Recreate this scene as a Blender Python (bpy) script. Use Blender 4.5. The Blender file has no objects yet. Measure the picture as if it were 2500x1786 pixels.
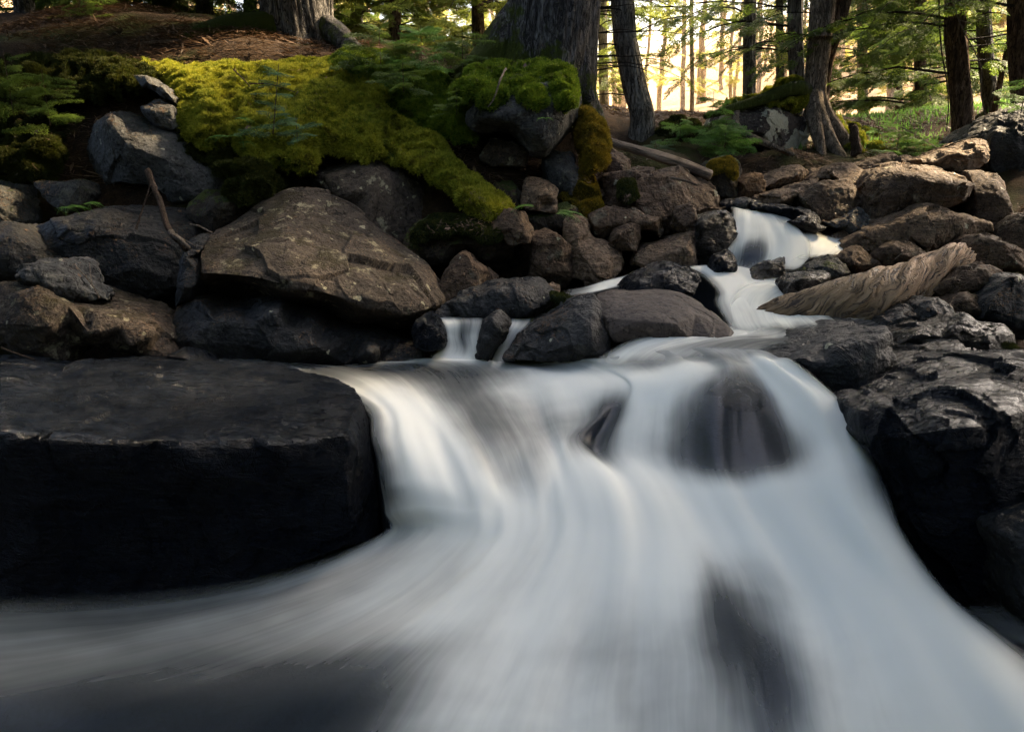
import bpy, math, random
import numpy as np
from mathutils import Vector, Matrix
from mathutils.geometry import delaunay_2d_cdt

# ------------------------------------------------------------------ camera, sky, sun, exposure
SC = bpy.context.scene
COL = SC.collection
ZC = 2.6
FPX, CX, CY = 2000.0, 1250.0, 893.0
PITCH = math.radians(17.04)
cam_d = bpy.data.cameras.new("camera")
cam = bpy.data.objects.new("camera", cam_d)
COL.objects.link(cam)
cam.location = (0, 0, ZC)
cam.rotation_euler = (math.pi / 2 - PITCH, 0, 0)
cam_d.sensor_width = 36.0
cam_d.sensor_fit = 'HORIZONTAL'
cam_d.lens = 36.0 * FPX / 2500.0
cam_d.clip_start = 0.05
cam_d.clip_end = 1000
SC.camera = cam

SUN_EL, SUN_AZ = math.radians(40), math.radians(54)      # azimuth measured from +Y towards +X
w = bpy.data.worlds.new("World")
SC.world = w
w.use_nodes = True
nt = w.node_tree
bgn = nt.nodes['Background']
sky = nt.nodes.new('ShaderNodeTexSky')
sky.sky_type = 'NISHITA'
sky.sun_disc = False
sky.sun_elevation = SUN_EL
sky.sun_rotation = SUN_AZ
sky.air_density = 0.8
sky.dust_density = 6.0
sky.ozone_density = 0.5
nt.links.new(sky.outputs[0], bgn.inputs[0])
bgn.inputs[1].default_value = 0.14
sl = bpy.data.lights.new("sun", 'SUN')
sun = bpy.data.objects.new("sun", sl)
COL.objects.link(sun)
sl.energy = 4.5
sl.angle = math.radians(6)
sl.color = (1.0, 0.78, 0.49)
sd = Vector((math.sin(SUN_AZ) * math.cos(SUN_EL), math.cos(SUN_AZ) * math.cos(SUN_EL), math.sin(SUN_EL)))
sun.rotation_euler = sd.to_track_quat('Z', 'Y').to_euler()
sun.location = (0, 0, 30)
SC.view_settings.view_transform = 'Standard'
SC.view_settings.look = 'None'
SC.view_settings.gamma = 1
SC.view_settings.exposure = 2.82
SC.cycles.use_denoising = True
SC.cycles.use_adaptive_sampling = False
SC.cycles.max_bounces = 7
SC.cycles.transparent_max_bounces = 24
SC.cycles.volume_bounces = 1
SC.cycles.caustics_reflective = False
SC.cycles.caustics_refractive = False

cs, sn = math.cos(PITCH), math.sin(PITCH)
def P(px, py, d):
    """point of the world seen at photo pixel (px, py) and lying at distance d along +Y"""
    x = (px - CX) / FPX
    v = -(py - CY) / FPX
    k = d / (cs + v * sn)
    return np.array((x * k, d, ZC + k * (v * cs - sn)))

# ------------------------------------------------------------------ numpy helpers
def _h(ix, iy, iz, s=0):
    n = (ix.astype(np.int64) * 73856093) ^ (iy.astype(np.int64) * 19349663) ^ (iz.astype(np.int64) * 83492791) ^ (s * 2654435761)
    n = (n ^ (n >> 13)) * 1274126177
    n = n & 0x7fffffff
    n = (n ^ (n >> 15)) * 668265263 & 0x7fffffff
    return (n ^ (n >> 14)) / float(0x7fffffff)

def vnoise(p, s=0):
    f = np.floor(p)
    i = f.astype(np.int64)
    t = p - f
    t = t * t * t * (t * (t * 6 - 15) + 10)
    r = 0
    for dx in (0, 1):
        wx = t[:, 0] if dx else 1 - t[:, 0]
        for dy in (0, 1):
            wy = t[:, 1] if dy else 1 - t[:, 1]
            for dz in (0, 1):
                wz = t[:, 2] if dz else 1 - t[:, 2]
                r = r + wx * wy * wz * _h(i[:, 0] + dx, i[:, 1] + dy, i[:, 2] + dz, s)
    return r * 2 - 1

def fbm(p, freq, octs=4, gain=0.5, s=0):
    a, r, tot = 1.0, 0.0, 0.0
    for o in range(octs):
        r = r + a * vnoise(p * freq + 17.3 * o + s * 3.1, s + o)
        tot += a
        a *= gain
        freq *= 2.03
    return r / tot

def chips(p, freq, s=0):
    """planar chipped facets: distance field of jittered cells, each with a tilted plane"""
    q = p * freq
    f = np.floor(q)
    best = np.full(len(p), 1e9)
    out = np.zeros(len(p))
    for dx in (-1, 0, 1):
        for dy in (-1, 0, 1):
            for dz in (-1, 0, 1):
                c = f + np.array((dx, dy, dz))
                i = c.astype(np.int64)
                j = np.stack([_h(i[:, 0], i[:, 1], i[:, 2], s + k) for k in (1, 2, 3)], 1)
                cc = c + j
                d = ((q - cc) ** 2).sum(1)
                g = np.stack([_h(i[:, 0], i[:, 1], i[:, 2], s + k) for k in (4, 5, 6)], 1) * 2 - 1
                o = ((q - cc) * g).sum(1) + (_h(i[:, 0], i[:, 1], i[:, 2], s + 7) - .5) * .5
                m = d < best
                best = np.where(m, d, best)
                out = np.where(m, o, out)
    return out

def subdiv(V, F, n):
    for _ in range(n):
        E = np.concatenate([F[:, [0, 1]], F[:, [1, 2]], F[:, [2, 0]]])
        E = np.sort(E, 1)
        key = E[:, 0].astype(np.int64) * (len(V) + 1) + E[:, 1]
        u, idx, inv = np.unique(key, return_index=True, return_inverse=True)
        mid = (V[E[idx, 0]] + V[E[idx, 1]]) / 2
        m = inv.reshape(3, -1) + len(V)
        V = np.concatenate([V, mid])
        a, b, c = F[:, 0], F[:, 1], F[:, 2]
        F = np.concatenate([np.stack([a, m[0], m[2]], 1), np.stack([m[0], b, m[1]], 1),
                            np.stack([m[2], m[1], c], 1), np.stack([m[0], m[1], m[2]], 1)])
    return V, F

def normals(V, F):
    n = np.cross(V[F[:, 1]] - V[F[:, 0]], V[F[:, 2]] - V[F[:, 0]])
    N = np.zeros_like(V)
    for k in range(3):
        np.add.at(N, F[:, k], n)
    return N / (np.linalg.norm(N, axis=1, keepdims=True) + 1e-12)

def smooth(V, F, n, lam=.5):
    E = np.concatenate([F[:, [0, 1]], F[:, [1, 2]], F[:, [2, 0]]])
    for _ in range(n):
        S = np.zeros_like(V)
        C = np.zeros(len(V))
        np.add.at(S, E[:, 0], V[E[:, 1]])
        np.add.at(S, E[:, 1], V[E[:, 0]])
        np.add.at(C, E[:, 0], 1)
        np.add.at(C, E[:, 1], 1)
        V = V + lam * (S / np.maximum(C, 1)[:, None] - V)
    return V

def mesh_np(name, V, F, mat, shade=True):
    """numpy arrays -> mesh; F is (n,3) or (n,4)"""
    me = bpy.data.meshes.new(name)
    k = F.shape[1]
    me.vertices.add(len(V))
    me.vertices.foreach_set('co', np.asarray(V, np.float32).ravel())
    me.loops.add(F.size)
    me.loops.foreach_set('vertex_index', np.asarray(F, np.int32).ravel())
    me.polygons.add(len(F))
    me.polygons.foreach_set('loop_start', np.arange(0, F.size, k, dtype=np.int32))
    me.polygons.foreach_set('loop_total', np.full(len(F), k, np.int32))
    me.update(calc_edges=True)
    if shade:
        me.polygons.foreach_set('use_smooth', np.ones(len(F), bool))
    me.materials.append(mat)
    return me

def link(name, me, parent=None, loc=None):
    o = bpy.data.objects.new(name, me)
    COL.objects.link(o)
    if loc is not None:
        o.location = loc
    if parent is not None:
        o.parent = parent
    return o

def tag(o, label=None, cat=None, group=None, kind=None):
    if label: o['label'] = label
    if cat: o['category'] = cat
    if group: o['group'] = group
    if kind: o['kind'] = kind
    return o

def thing_mesh(name, V, F, mat, label, cat, group=None, kind=None, shade=True):
    base = np.array(((V[:, 0].min() + V[:, 0].max()) / 2, (V[:, 1].min() + V[:, 1].max()) / 2, V[:, 2].min()))
    o = link(name, mesh_np(name, V - base, F, mat, shade), loc=base)
    return tag(o, label, cat, group, kind)

# ------------------------------------------------------------------ materials
class NT:
    def __init__(s, name):
        s.m = bpy.data.materials.new(name)
        s.m.use_nodes = True
        s.t = s.m.node_tree
        s.b = s.t.nodes['Principled BSDF']
        s.out = s.t.nodes['Material Output']
        s.tc = s.t.nodes.new('ShaderNodeTexCoord').outputs['Object']
    def n(s, typ, ins=None, **kw):
        nd = s.t.nodes.new('ShaderNode' + typ)
        for k, v in kw.items():
            setattr(nd, k, v)
        for k, v in (ins or {}).items():
            if hasattr(v, 'links'):
                s.t.links.new(v, nd.inputs[k])
            else:
                nd.inputs[k].default_value = v
        return nd
    def noise(s, scale, detail=5, rough=.55, vec=None, dist=0):
        return s.n('TexNoise', {'Vector': vec or s.tc, 'Scale': scale, 'Detail': detail, 'Roughness': rough, 'Distortion': dist}).outputs['Fac']
    def ramp(s, fac, a, b, smoothstep=True):
        return s.n('MapRange', {'Value': fac, 'From Min': a, 'From Max': b}, interpolation_type='SMOOTHSTEP' if smoothstep else 'LINEAR').outputs[0]
    def mix(s, f, a, b):
        nd = s.n('Mix', data_type='RGBA')
        for k, v in ((0, f), (6, a), (7, b)):
            if hasattr(v, 'links'): s.t.links.new(v, nd.inputs[k])
            elif k == 0: nd.inputs[0].default_value = v
            else: nd.inputs[k].default_value = (*v, 1)
        return nd.outputs[2]
    def math(s, op, a, b=0, clamp=False):
        return s.n('Math', {0: a, 1: b}, operation=op, use_clamp=clamp).outputs[0]
    def set(s, k, v):
        if hasattr(v, 'links'): s.t.links.new(v, s.b.inputs[k])
        else: s.b.inputs[k].default_value = (*v, 1) if isinstance(v, tuple) else v
    def bump(s, h, strength=.5, dist=.02):
        s.t.links.new(s.n('Bump', {'Height': h, 'Strength': strength, 'Distance': dist}).outputs[0], s.b.inputs['Normal'])

def rock_mat(name, c1, c2, c3, rough=.85, lichen=0., moss=0., wet=0., lic=(.42, .40, .28), strata=0., patch=0., mossc=(.05, .065, .008), bumps=.6, lsc=9.):
    s = NT(name)
    n1 = s.noise(2.2, 6, .6)
    n2 = s.noise(9, 6, .65)
    n3 = s.noise(45, 4, .6)
    col = s.mix(s.ramp(n1, .35, .65), c1, c2)
    col = s.mix(s.ramp(n2, .48, .72), col, c3)
    col = s.mix(s.ramp(n3, .5, .7), col, tuple(x * .3 for x in c1))
    n6 = s.noise(19, 8, .75)
    col = s.mix(s.math('MULTIPLY', s.ramp(n6, .53, .62), .6), col, tuple(min(x * 1.7, .5) for x in c2))
    cr = s.math('SUBTRACT', 1, s.ramp(s.math('ABSOLUTE', s.math('SUBTRACT', s.noise(3.1, 5, .6, dist=.6), .5)), 0, .012))
    col = s.mix(s.math('MULTIPLY', cr, .8), col, tuple(x * .15 for x in c1))
    h = s.math('ADD', n2, s.math('SUBTRACT', s.math('MULTIPLY', s.math('ADD', n3, n6), .5), s.math('MULTIPLY', cr, .5)))
    if strata:
        mp = s.n('Mapping', {'Vector': s.tc, 'Rotation': (.5, .35, .3), 'Scale': (1.2, 1.2, 14)}).outputs[0]
        st = s.noise(2.5, 5, .6, vec=mp)
        col = s.mix(s.math('MULTIPLY', s.ramp(st, .5, .68), strata), col, tuple(x * .3 for x in c1))
        h = s.math('ADD', h, s.math('MULTIPLY', st, strata * 1.5))
    if lichen:
        vr = s.n('TexVoronoi', {'Vector': s.n('VectorMath', {0: s.tc, 1: s.n('VectorMath', {0: s.n('TexNoise', {'Vector': s.tc, 'Scale': 16., 'Detail': 4.}).outputs['Color'], 3: .09}, operation='SCALE').outputs[0]}, operation='ADD').outputs[0], 'Scale': lsc, 'Randomness': 1.})
        pick = s.n('SeparateColor', {0: vr.outputs['Color']})
        rad = s.n('MapRange', {'Value': pick.outputs[1], 'To Min': .03, 'To Max': .27}).outputs[0]
        spot = s.ramp(s.math('SUBTRACT', rad, vr.outputs['Distance']), 0, .05)
        on = s.math('GREATER_THAN', pick.outputs[0], 1 - .5 * lichen)
        edge = s.math('MULTIPLY', spot, on)
        col = s.mix(s.math('MULTIPLY', edge, .7), col, lic)
        n4 = s.noise(5.5, 8, .75)
        col = s.mix(s.math('MULTIPLY', s.ramp(n4, .56, .62), .55 * lichen), col, tuple(x * .7 for x in lic))
    if patch:
        n5 = s.noise(3.2, 6, .6)
        col = s.mix(s.math('MULTIPLY', s.ramp(n5, .50, .53), patch), col, (.40, .37, .27))
    if moss:
        nz = s.n('SeparateXYZ', {0: s.n('NewGeometry').outputs['Normal']}).outputs[2]
        f = s.math('ADD', s.math('MULTIPLY', nz, .5), s.noise(4, 5, .7))
        mf = s.ramp(f, 1.15 - moss * .5, 1.3 - moss * .5)
        col = s.mix(mf, col, s.mix(n2, tuple(x * .5 for x in mossc), mossc))
        h = s.math('ADD', h, s.math('MULTIPLY', mf, s.noise(90, 3, .7)))
    s.set('Base Color', col)
    if wet:
        s.set('Roughness', s.ramp(n2, .35, .7) if wet >= 1 else rough)
        if wet >= 1:
            rr = s.n('MapRange', {'Value': s.noise(6, 4, .6), 'From Min': .3, 'From Max': .7, 'To Min': .12, 'To Max': rough}).outputs[0]
            s.set('Roughness', rr)
            mps = s.n('Mapping', {'Vector': s.tc, 'Rotation': (0, 0, .25), 'Scale': (5, 16, 16)}).outputs[0]
            sn_ = s.noise(2.2, 6, .7, vec=mps)
            nzz = s.n('SeparateXYZ', {0: s.n('NewGeometry').outputs['Normal']}).outputs[2]
            film = s.math('MULTIPLY', s.ramp(sn_, .44, .54), s.math('MULTIPLY', s.ramp(nzz, .5, .85), s.ramp(s.noise(1.6, 4, .6), .36, .54)))
            s.set('Roughness', s.n('Mix', {0: film, 2: rr, 3: .18}, data_type='FLOAT').outputs[0])
            s.set('Specular IOR Level', s.n('Mix', {0: film, 2: .22, 3: 1.}, data_type='FLOAT').outputs[0])
            h = s.math('ADD', h, s.math('MULTIPLY', sn_, 3.5))
        if wet < 1: s.set('Specular IOR Level', .24)
    else:
        s.set('Roughness', rough)
        s.set('Specular IOR Level', .25)
    s.bump(h, bumps, .05)
    return s.m

def K(c, k=.5): return tuple(x * k * (m_ if c[0] > c[2] * 1.25 else 1) for x, m_ in zip(c, (1.10, .97, .84)))
M = {}
M['brown'] = rock_mat('rock brown', K((.11, .075, .05)), K((.18, .13, .088)), K((.065, .043, .027)), lichen=.35, strata=.4)
M['tan'] = rock_mat('rock tan', K((.22, .16, .11)), K((.32, .245, .175)), K((.12, .08, .053)), lichen=.15, strata=.6)
M['lichen'] = rock_mat('rock lichen', K((.075, .064, .05)), K((.12, .10, .08)), K((.035, .027, .018)), lichen=1.3, moss=.4, lic=(.36, .32, .2), mossc=(.04, .03, .01))
M['grey'] = rock_mat('rock grey', K((.10, .098, .092)), K((.155, .15, .14)), K((.06, .055, .05)), lichen=.4, strata=.2)
M['greymoss'] = rock_mat('rock grey mossy', K((.075, .075, .07)), K((.12, .115, .10)), K((.045, .04, .035)), lichen=.3, moss=.45, strata=.3)
M['dark'] = rock_mat('rock dark', K((.03, .03, .03)), K((.05, .048, .045)), K((.018, .016, .016)), rough=.6, lichen=.12, strata=.3, wet=.5)
M['wet'] = rock_mat('rock wet', K((.010, .015, .026)), K((.019, .027, .042)), K((.006, .010, .017)), rough=.5, wet=1., strata=.5, bumps=1.)
M['bed'] = rock_mat('stream bed rock', K((.010, .014, .021)), K((.014, .019, .027)), K((.008, .011, .017)), rough=.7, wet=.5, bumps=.15)
M['wetbrown'] = rock_mat('rock wet brown', K((.035, .03, .024)), K((.06, .05, .036)), K((.015, .014, .012)), rough=.55, wet=1., strata=.6, bumps=.8, moss=.12)
M['smooth'] = rock_mat('rock smooth grey brown', K((.085, .07, .062)), K((.115, .097, .087)), K((.07, .058, .05)), rough=.7, bumps=.25)
M['mossrock'] = rock_mat('rock moss', K((.05, .042, .03)), K((.09, .07, .05)), K((.03, .022, .015)), moss=.75, lichen=.2)
M['ochre'] = rock_mat('rock ochre', K((.30, .17, .07)), K((.12, .08, .05)), K((.42, .26, .12)), lichen=.2, strata=.5)
M['cream'] = rock_mat('rock cream lichen', K((.09, .075, .07)), K((.13, .11, .10)), K((.06, .05, .045)), lichen=.6, bumps=.4, patch=.85)

def soil_mat():
    s = NT('forest soil')
    n1, n2, n3 = s.noise(.8, 5), s.noise(7, 6, .7), s.noise(60, 4, .7)
    col = s.mix(s.ramp(n2, .35, .7), (.018, .012, .008), (.055, .033, .018))
    col = s.mix(s.ramp(n3, .5, .75), col, (.08, .05, .026))
    col = s.mix(s.ramp(n1, .5, .62), col, (.03, .035, .008))
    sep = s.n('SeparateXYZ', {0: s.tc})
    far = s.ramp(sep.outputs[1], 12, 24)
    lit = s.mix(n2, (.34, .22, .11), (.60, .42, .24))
    col = s.mix(far, col, lit)  # distant litter coloured paler, standing in for sunlit haze
    s.set('Base Color', col)
    s.set('Roughness', .95)
    s.set('Specular IOR Level', .1)
    s.bump(s.math('ADD', n2, n3), .9, .03)
    return s.m
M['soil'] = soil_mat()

def moss_mat(name, a, b, c):
    s = NT(name)
    n1, n2 = s.noise(3.0, 5, .6), s.noise(28, 4, .6)
    rnd = s.n('Attribute', attribute_name='rnd').outputs['Fac']
    col = s.mix(s.ramp(n1, .38, .62), a, b)
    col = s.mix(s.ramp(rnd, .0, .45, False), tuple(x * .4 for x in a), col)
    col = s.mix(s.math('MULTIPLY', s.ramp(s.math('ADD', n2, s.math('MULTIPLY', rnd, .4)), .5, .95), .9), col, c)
    if not name.endswith('dim'):
        col = s.mix(s.math('MULTIPLY', s.ramp(s.noise(6.5, 6, .7), .56, .68), .75), col, (.05, .035, .012))
    s.set('Base Color', col)
    s.set('Roughness', .8)
    s.set('Specular IOR Level', .15)
    s.bump(s.noise(120, 3, .7), .6, .01)
    tr = s.n('BsdfTranslucent', {'Color': col})
    mx = s.n('MixShader', {0: .3, 1: s.b.outputs[0], 2: tr.outputs[0]})
    s.t.links.new(mx.outputs[0], s.out.inputs[0])
    return s.m
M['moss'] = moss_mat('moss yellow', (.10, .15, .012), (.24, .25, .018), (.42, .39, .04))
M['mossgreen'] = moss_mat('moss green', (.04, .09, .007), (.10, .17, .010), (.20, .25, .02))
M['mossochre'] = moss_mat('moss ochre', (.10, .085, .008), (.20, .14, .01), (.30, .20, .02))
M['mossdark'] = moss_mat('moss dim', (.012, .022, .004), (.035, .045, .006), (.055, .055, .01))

def leaf_mat(name, a, b, tr=.45):
    s = NT(name)
    rnd = s.n('Attribute', attribute_name='rnd').outputs['Fac']
    col = s.mix(rnd, a, b)
    s.set('Base Color', col)
    s.set('Roughness', .6)
    s.set('Specular IOR Level', .25)
    t = s.n('BsdfTranslucent', {'Color': s.mix(rnd, tuple(x * 1.3 for x in a), tuple(x * 1.5 for x in b))})
    mx = s.n('MixShader', {0: tr, 1: s.b.outputs[0], 2: t.outputs[0]})
    s.t.links.new(mx.outputs[0], s.out.inputs[0])
    return s.m
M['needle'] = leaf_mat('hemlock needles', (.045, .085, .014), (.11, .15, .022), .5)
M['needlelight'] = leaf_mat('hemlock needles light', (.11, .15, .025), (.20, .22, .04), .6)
M['needlepale'] = leaf_mat('sunlit pale needles', (.24, .25, .06), (.38, .35, .10), .6)  # sunlit glow of the far woods put into the leaf colour
M['needleblue'] = leaf_mat('spruce needles', (.04, .085, .035), (.07, .12, .055))
M['fern'] = leaf_mat('fern', (.06, .14, .025), (.13, .23, .04), .5)

def bark_mat(name, a, b, c, vs=1., moss=0.):
    s = NT(name)
    mp = s.n('Mapping', {'Vector': s.tc, 'Scale': (1, 1, .16)}).outputs[0]
    v = s.noise(26 * vs, 6, .7, vec=mp, dist=.4)
    mp2 = s.n('Mapping', {'Vector': s.tc, 'Scale': (1, 1, .22)}).outputs[0]
    v2 = s.noise(15 * vs, 5, .62, vec=mp2, dist=1.2)
    v3 = s.noise(30 * vs, 4, .6, vec=mp2, dist=.8)
    crack = s.math('MULTIPLY', s.ramp(s.math('ABSOLUTE', s.math('SUBTRACT', v2, .5)), 0, .06), s.math('ADD', .45, s.math('MULTIPLY', .55, s.ramp(s.math('ABSOLUTE', s.math('SUBTRACT', v3, .5)), 0, .06))))
    n2 = s.noise(5, 5)
    col = s.mix(s.ramp(v, .35, .65), a, b)
    col = s.mix(s.ramp(n2, .5, .7), col, c)
    col = s.mix(s.math('SUBTRACT', 1, crack, clamp=True), col, tuple(x * .25 for x in a))
    if moss:
        sp = s.n('SeparateXYZ', {0: s.tc})
        f = s.math('SUBTRACT', s.noise(3, 4, .7), s.math('MULTIPLY', sp.outputs[2], .55))
        f = s.math('SUBTRACT', f, s.math('MULTIPLY', sp.outputs[0], .5))
        col = s.mix(s.ramp(f, .62 - moss, .75 - moss), col, s.mix(n2, (.02, .035, .005), (.07, .08, .01)))
    s.set('Base Color', col)
    s.set('Roughness', .9)
    s.set('Specular IOR Level', .15)
    s.bump(s.math('ADD', s.math('MULTIPLY', crack, .8), v), .9, .035)
    return s.m
M['bark'] = bark_mat('bark dark', (.10, .09, .08), (.19, .175, .155), (.13, .10, .08))
M['barkmoss'] = bark_mat('bark dark mossy', (.07, .065, .062), (.14, .132, .125), (.09, .075, .06), moss=.32)
M['barkcedar'] = bark_mat('bark cedar', (.25, .19, .135), (.40, .31, .225), (.19, .14, .10), 1.6)
M['barkbrown'] = bark_mat('bark reddish', (.13, .08, .055), (.22, .15, .10), (.09, .058, .04))
M['barkgrey'] = bark_mat('bark grey', (.17, .155, .125), (.30, .27, .22), (.2, .165, .125))
M['barkpale'] = bark_mat('bark pale far', (.58, .45, .29), (.78, .63, .43), (.46, .35, .22))  # washed-out look of distant haze put into the bark colour

def wood_mat(name, a, b, c, green=0):
    s = NT(name)
    uv = s.n('UVMap', uv_map='uv').outputs[0]
    wv = s.n('VectorMath', {0: s.n('TexNoise', {'Vector': s.tc, 'Scale': 5., 'Detail': 3.}).outputs['Color'], 3: .2}, operation='SCALE').outputs[0]
    uv = s.n('VectorMath', {0: uv, 1: wv}, operation='ADD').outputs[0]
    mp = s.n('Mapping', {'Vector': uv, 'Scale': (14, 1.3, 1)}).outputs[0]
    v = s.noise(3.2, 7, .65, vec=mp, dist=.5)
    mp2 = s.n('Mapping', {'Vector': uv, 'Scale': (24, 1.6, 1)}).outputs[0]
    v2 = s.noise(3.0, 5, .6, vec=mp2, dist=.3)
    n2 = s.noise(4, 4)
    col = s.mix(s.ramp(v, .32, .68), a, b)
    col = s.mix(s.ramp(n2, .5, .7), col, c)
    crack = s.math('MULTIPLY', s.ramp(v2, .51, .58), s.ramp(s.noise(7, 4), .3, .55))
    if green:
        vv_ = s.n('SeparateXYZ', {0: s.n('UVMap', uv_map='uv').outputs[0]}).outputs[1]
        g_ = s.math('MULTIPLY', s.ramp(s.math('SUBTRACT', s.math('ADD', .75, s.math('MULTIPLY', n2, .9)), vv_), -.3, .5), .5)
        col = s.mix(g_, col, s.mix(v, (.03, .028, .012), (.12, .10, .04)))
    col = s.mix(crack, col, tuple(x * .15 for x in a))
    s.set('Base Color', col)
    s.set('Roughness', .7)
    s.bump(s.math('SUBTRACT', v, s.math('MULTIPLY', crack, 1.5)), .9, .02)
    return s.m
M['drift'] = wood_mat('driftwood', (.24, .13, .06), (.46, .28, .15), (.14, .08, .04), 1)
M['log'] = wood_mat('fallen log', (.23, .15, .09), (.40, .28, .18), (.13, .08, .05))
M['twig'] = bark_mat('twig', (.10, .065, .045), (.20, .14, .10), (.07, .045, .03), 5)
M['twigpale'] = bark_mat('twig pale', (.25, .2, .16), (.36, .30, .24), (.2, .15, .11), 5)
M['twigdark'] = bark_mat('twig dark', (.03, .022, .016), (.06, .045, .03), (.03, .02, .015), 5)
M['litter'] = leaf_mat('needle litter', (.06, .035, .02), (.15, .09, .05), .1)

def water_mat(name, tint=(.86, .85, .76), dark=(.012, .02, .03), streak=1., soft=.5):
    s = NT(name)
    uv = s.n('UVMap', uv_map='uv').outputs[0]
    foam = s.n('Attribute', attribute_name='foam').outputs['Fac']
    edge = s.n('Attribute', attribute_name='edge').outputs['Fac']
    wrp = s.n('VectorMath', {0: s.n('TexNoise', {'Vector': s.n('Mapping', {'Vector': uv, 'Scale': (3.5, 1.6, 1)}).outputs[0], 'Scale': 1., 'Detail': 2.}).outputs['Color'], 1: (.09, 0, 0)}, operation='MULTIPLY').outputs[0]
    uw = s.n('VectorMath', {0: uv, 1: wrp}, operation='ADD').outputs[0]
    def st(sx, sy, d, seed):
        mp = s.n('Mapping', {'Vector': uw, 'Scale': (sx, sy, 1), 'Location': (seed, seed * 2.3, 0)}).outputs[0]
        return s.noise(1., d, .5, vec=mp, dist=.2)
    f_ = 1.8 if streak > 2 else 1.
    a, b, c, e4 = st(48 * f_, 1.1, 3, 1.), st(13 * f_, .9, 3, 5.), st(4. * f_, 1.5, 4, 9.), st(1.7 * f_, 2.2, 3, 14.)
    d = s.math('ADD', s.math('ADD', s.math('MULTIPLY', s.math('SUBTRACT', a, .5), s.math('ADD', .07 if streak < 2 else .42, s.math('MULTIPLY', s.math('POWER', s.math('SUBTRACT', 1, foam, clamp=True), 2), .5))),
               s.math('MULTIPLY', s.math('SUBTRACT', b, .5), .24 if streak < 2 else .55)), s.math('ADD', s.math('MULTIPLY', s.math('SUBTRACT', c, .5), .7), s.math('MULTIPLY', s.math('SUBTRACT', e4, .5), .7)))
    ff = s.math('MULTIPLY', s.math('MULTIPLY', foam, s.math('SUBTRACT', 1.18, foam)), 1.9)
    D = s.math('ADD', foam, s.math('MULTIPLY', d, ff), clamp=True)
    D = s.n('MapRange', {'Value': D, 'From Min': 0., 'From Max': 1.}, interpolation_type='SMOOTHSTEP').outputs[0]
    col = s.mix(D, tuple(x * .55 for x in tint), tint)
    dif = s.n('BsdfDiffuse', {'Color': col})
    trl = s.n('BsdfTranslucent', {'Color': col})
    fo = s.n('MixShader', {0: .25, 1: dif.outputs[0], 2: trl.outputs[0]})
    s.set('Base Color', dark)
    s.set('Roughness', .32)
    s.set('Specular IOR Level', .5)
    tp = s.n('BsdfTransparent', {'Color': (.72, .78, .82, 1)})
    clear = s.n('MixShader', {0: .58, 1: s.b.outputs[0], 2: tp.outputs[0]})
    body = s.n('MixShader', {0: D, 1: clear.outputs[0], 2: fo.outputs[0]})
    tp2 = s.n('BsdfTransparent', {'Color': (1, 1, 1, 1)})
    ef = s.math('ADD', edge, s.math('MULTIPLY', s.math('SUBTRACT', s.math('MULTIPLY', s.math('ADD', b, c), .5), .5), s.math('MULTIPLY', s.math('MULTIPLY', edge, s.math('SUBTRACT', 1, edge)), 3.)), clamp=True)
    fin = s.n('MixShader', {0: ef, 1: tp2.outputs[0], 2: body.outputs[0]})
    s.t.links.new(fin.outputs[0], s.out.inputs[0])
    s.bump(s.math('ADD', b, s.math('MULTIPLY', c, 2.)), .25, .03)
    return s.m
M['water'] = water_mat('silky water')
M['veil'] = water_mat('thin falling water', streak=2.6)

# ------------------------------------------------------------------ terrain
CTRL = [
 (0,130,8),(300,120,8.2),(600,130,8.2),(0,30,10.5),(300,20,11),(600,60,10),(900,110,9.5),(1100,150,8.6),(1350,170,8.4),
 (400,420,6.9),(600,440,6.8),(800,470,6.8),(1100,570,6.6),(1300,570,6.7),(1500,570,6.8),(1000,270,7.8),(700,300,7.5),(400,250,7.5),(100,300,7.3),(0,500,6.6),
 (200,820,5.9),(600,830,6.0),(1000,800,6.2),(1200,760,6.3),(1500,710,6.7),(-300,700,6),(-300,200,8),(-600,100,10),
 (1450,420,7.6),(1550,400,7.8),(1650,400,7.9),(1500,330,8.6),(1620,330,8.9),(1700,310,9.6),(1650,285,11),(1500,285,11),
 (1850,370,9.0),(1950,300,9.8),(1900,385,8.6),(2050,380,8.8),(2150,370,9.0),(2250,360,9.2),(2350,330,9.6),(2450,280,9.8),(2600,240,10),
 (1900,300,12),(2100,335,14),(2300,335,15),
 (1900,470,7.9),(2050,470,7.6),(2200,500,7.2),(2400,480,7.3),(2500,420,7.6),(2700,400,8),
 (1800,560,7.1),(1950,600,6.7),(2100,640,6.4),(2250,700,6.0),(2400,780,5.5),(2500,760,5.4),(2600,900,4.8),(2700,1200,4),(2400,900,4.9),
]
CW = [(x, y, z) for x, y, z in (
 (-6,-3,-3.2),(0,-3,-3.2),(6,-3,-3),(-6,1,-2.7),(0,1,-2.9),(4,1,-2.7),(-6,3,-2.4),(-2,3,-2.5),(0,3,-2.5),(2,3,-2.4),(4,3,-1.8),
 (-1,4.2,-2.1),(.5,4.2,-2.1),(1.6,4.2,-1.9),(0,5,-1.85),(1.2,5,-1.8),(2,5.6,-1.6),(1.6,6.4,-1.5),(-6,5,-1.6),(-4,5.6,-1.5),(7,5,-.4),(8,9,.5),
 (-14,12,2.2),(-14,5,1.5),(14,12,.9),(14,5,1.2),(0,20,-.4),(-10,22,1.6),(12,22,-.2),(5,22,-.7),(-20,40,4),(0,40,-.9),(5,36,-1.0),(15,40,1.2),(30,40,2.5),
 (-60,60,12),(0,70,.6),(10,60,.5),(20,70,6),(60,70,15),(-60,10,6),(60,10,6),(-60,90,14),(0,95,2.5),(60,95,18),(-30,-3,0),(30,-3,2))]
pts = [P(*c) for c in CTRL] + [np.array((x, y, ZC + z)) for x, y, z in CW]
CP = np.array(pts)
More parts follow.
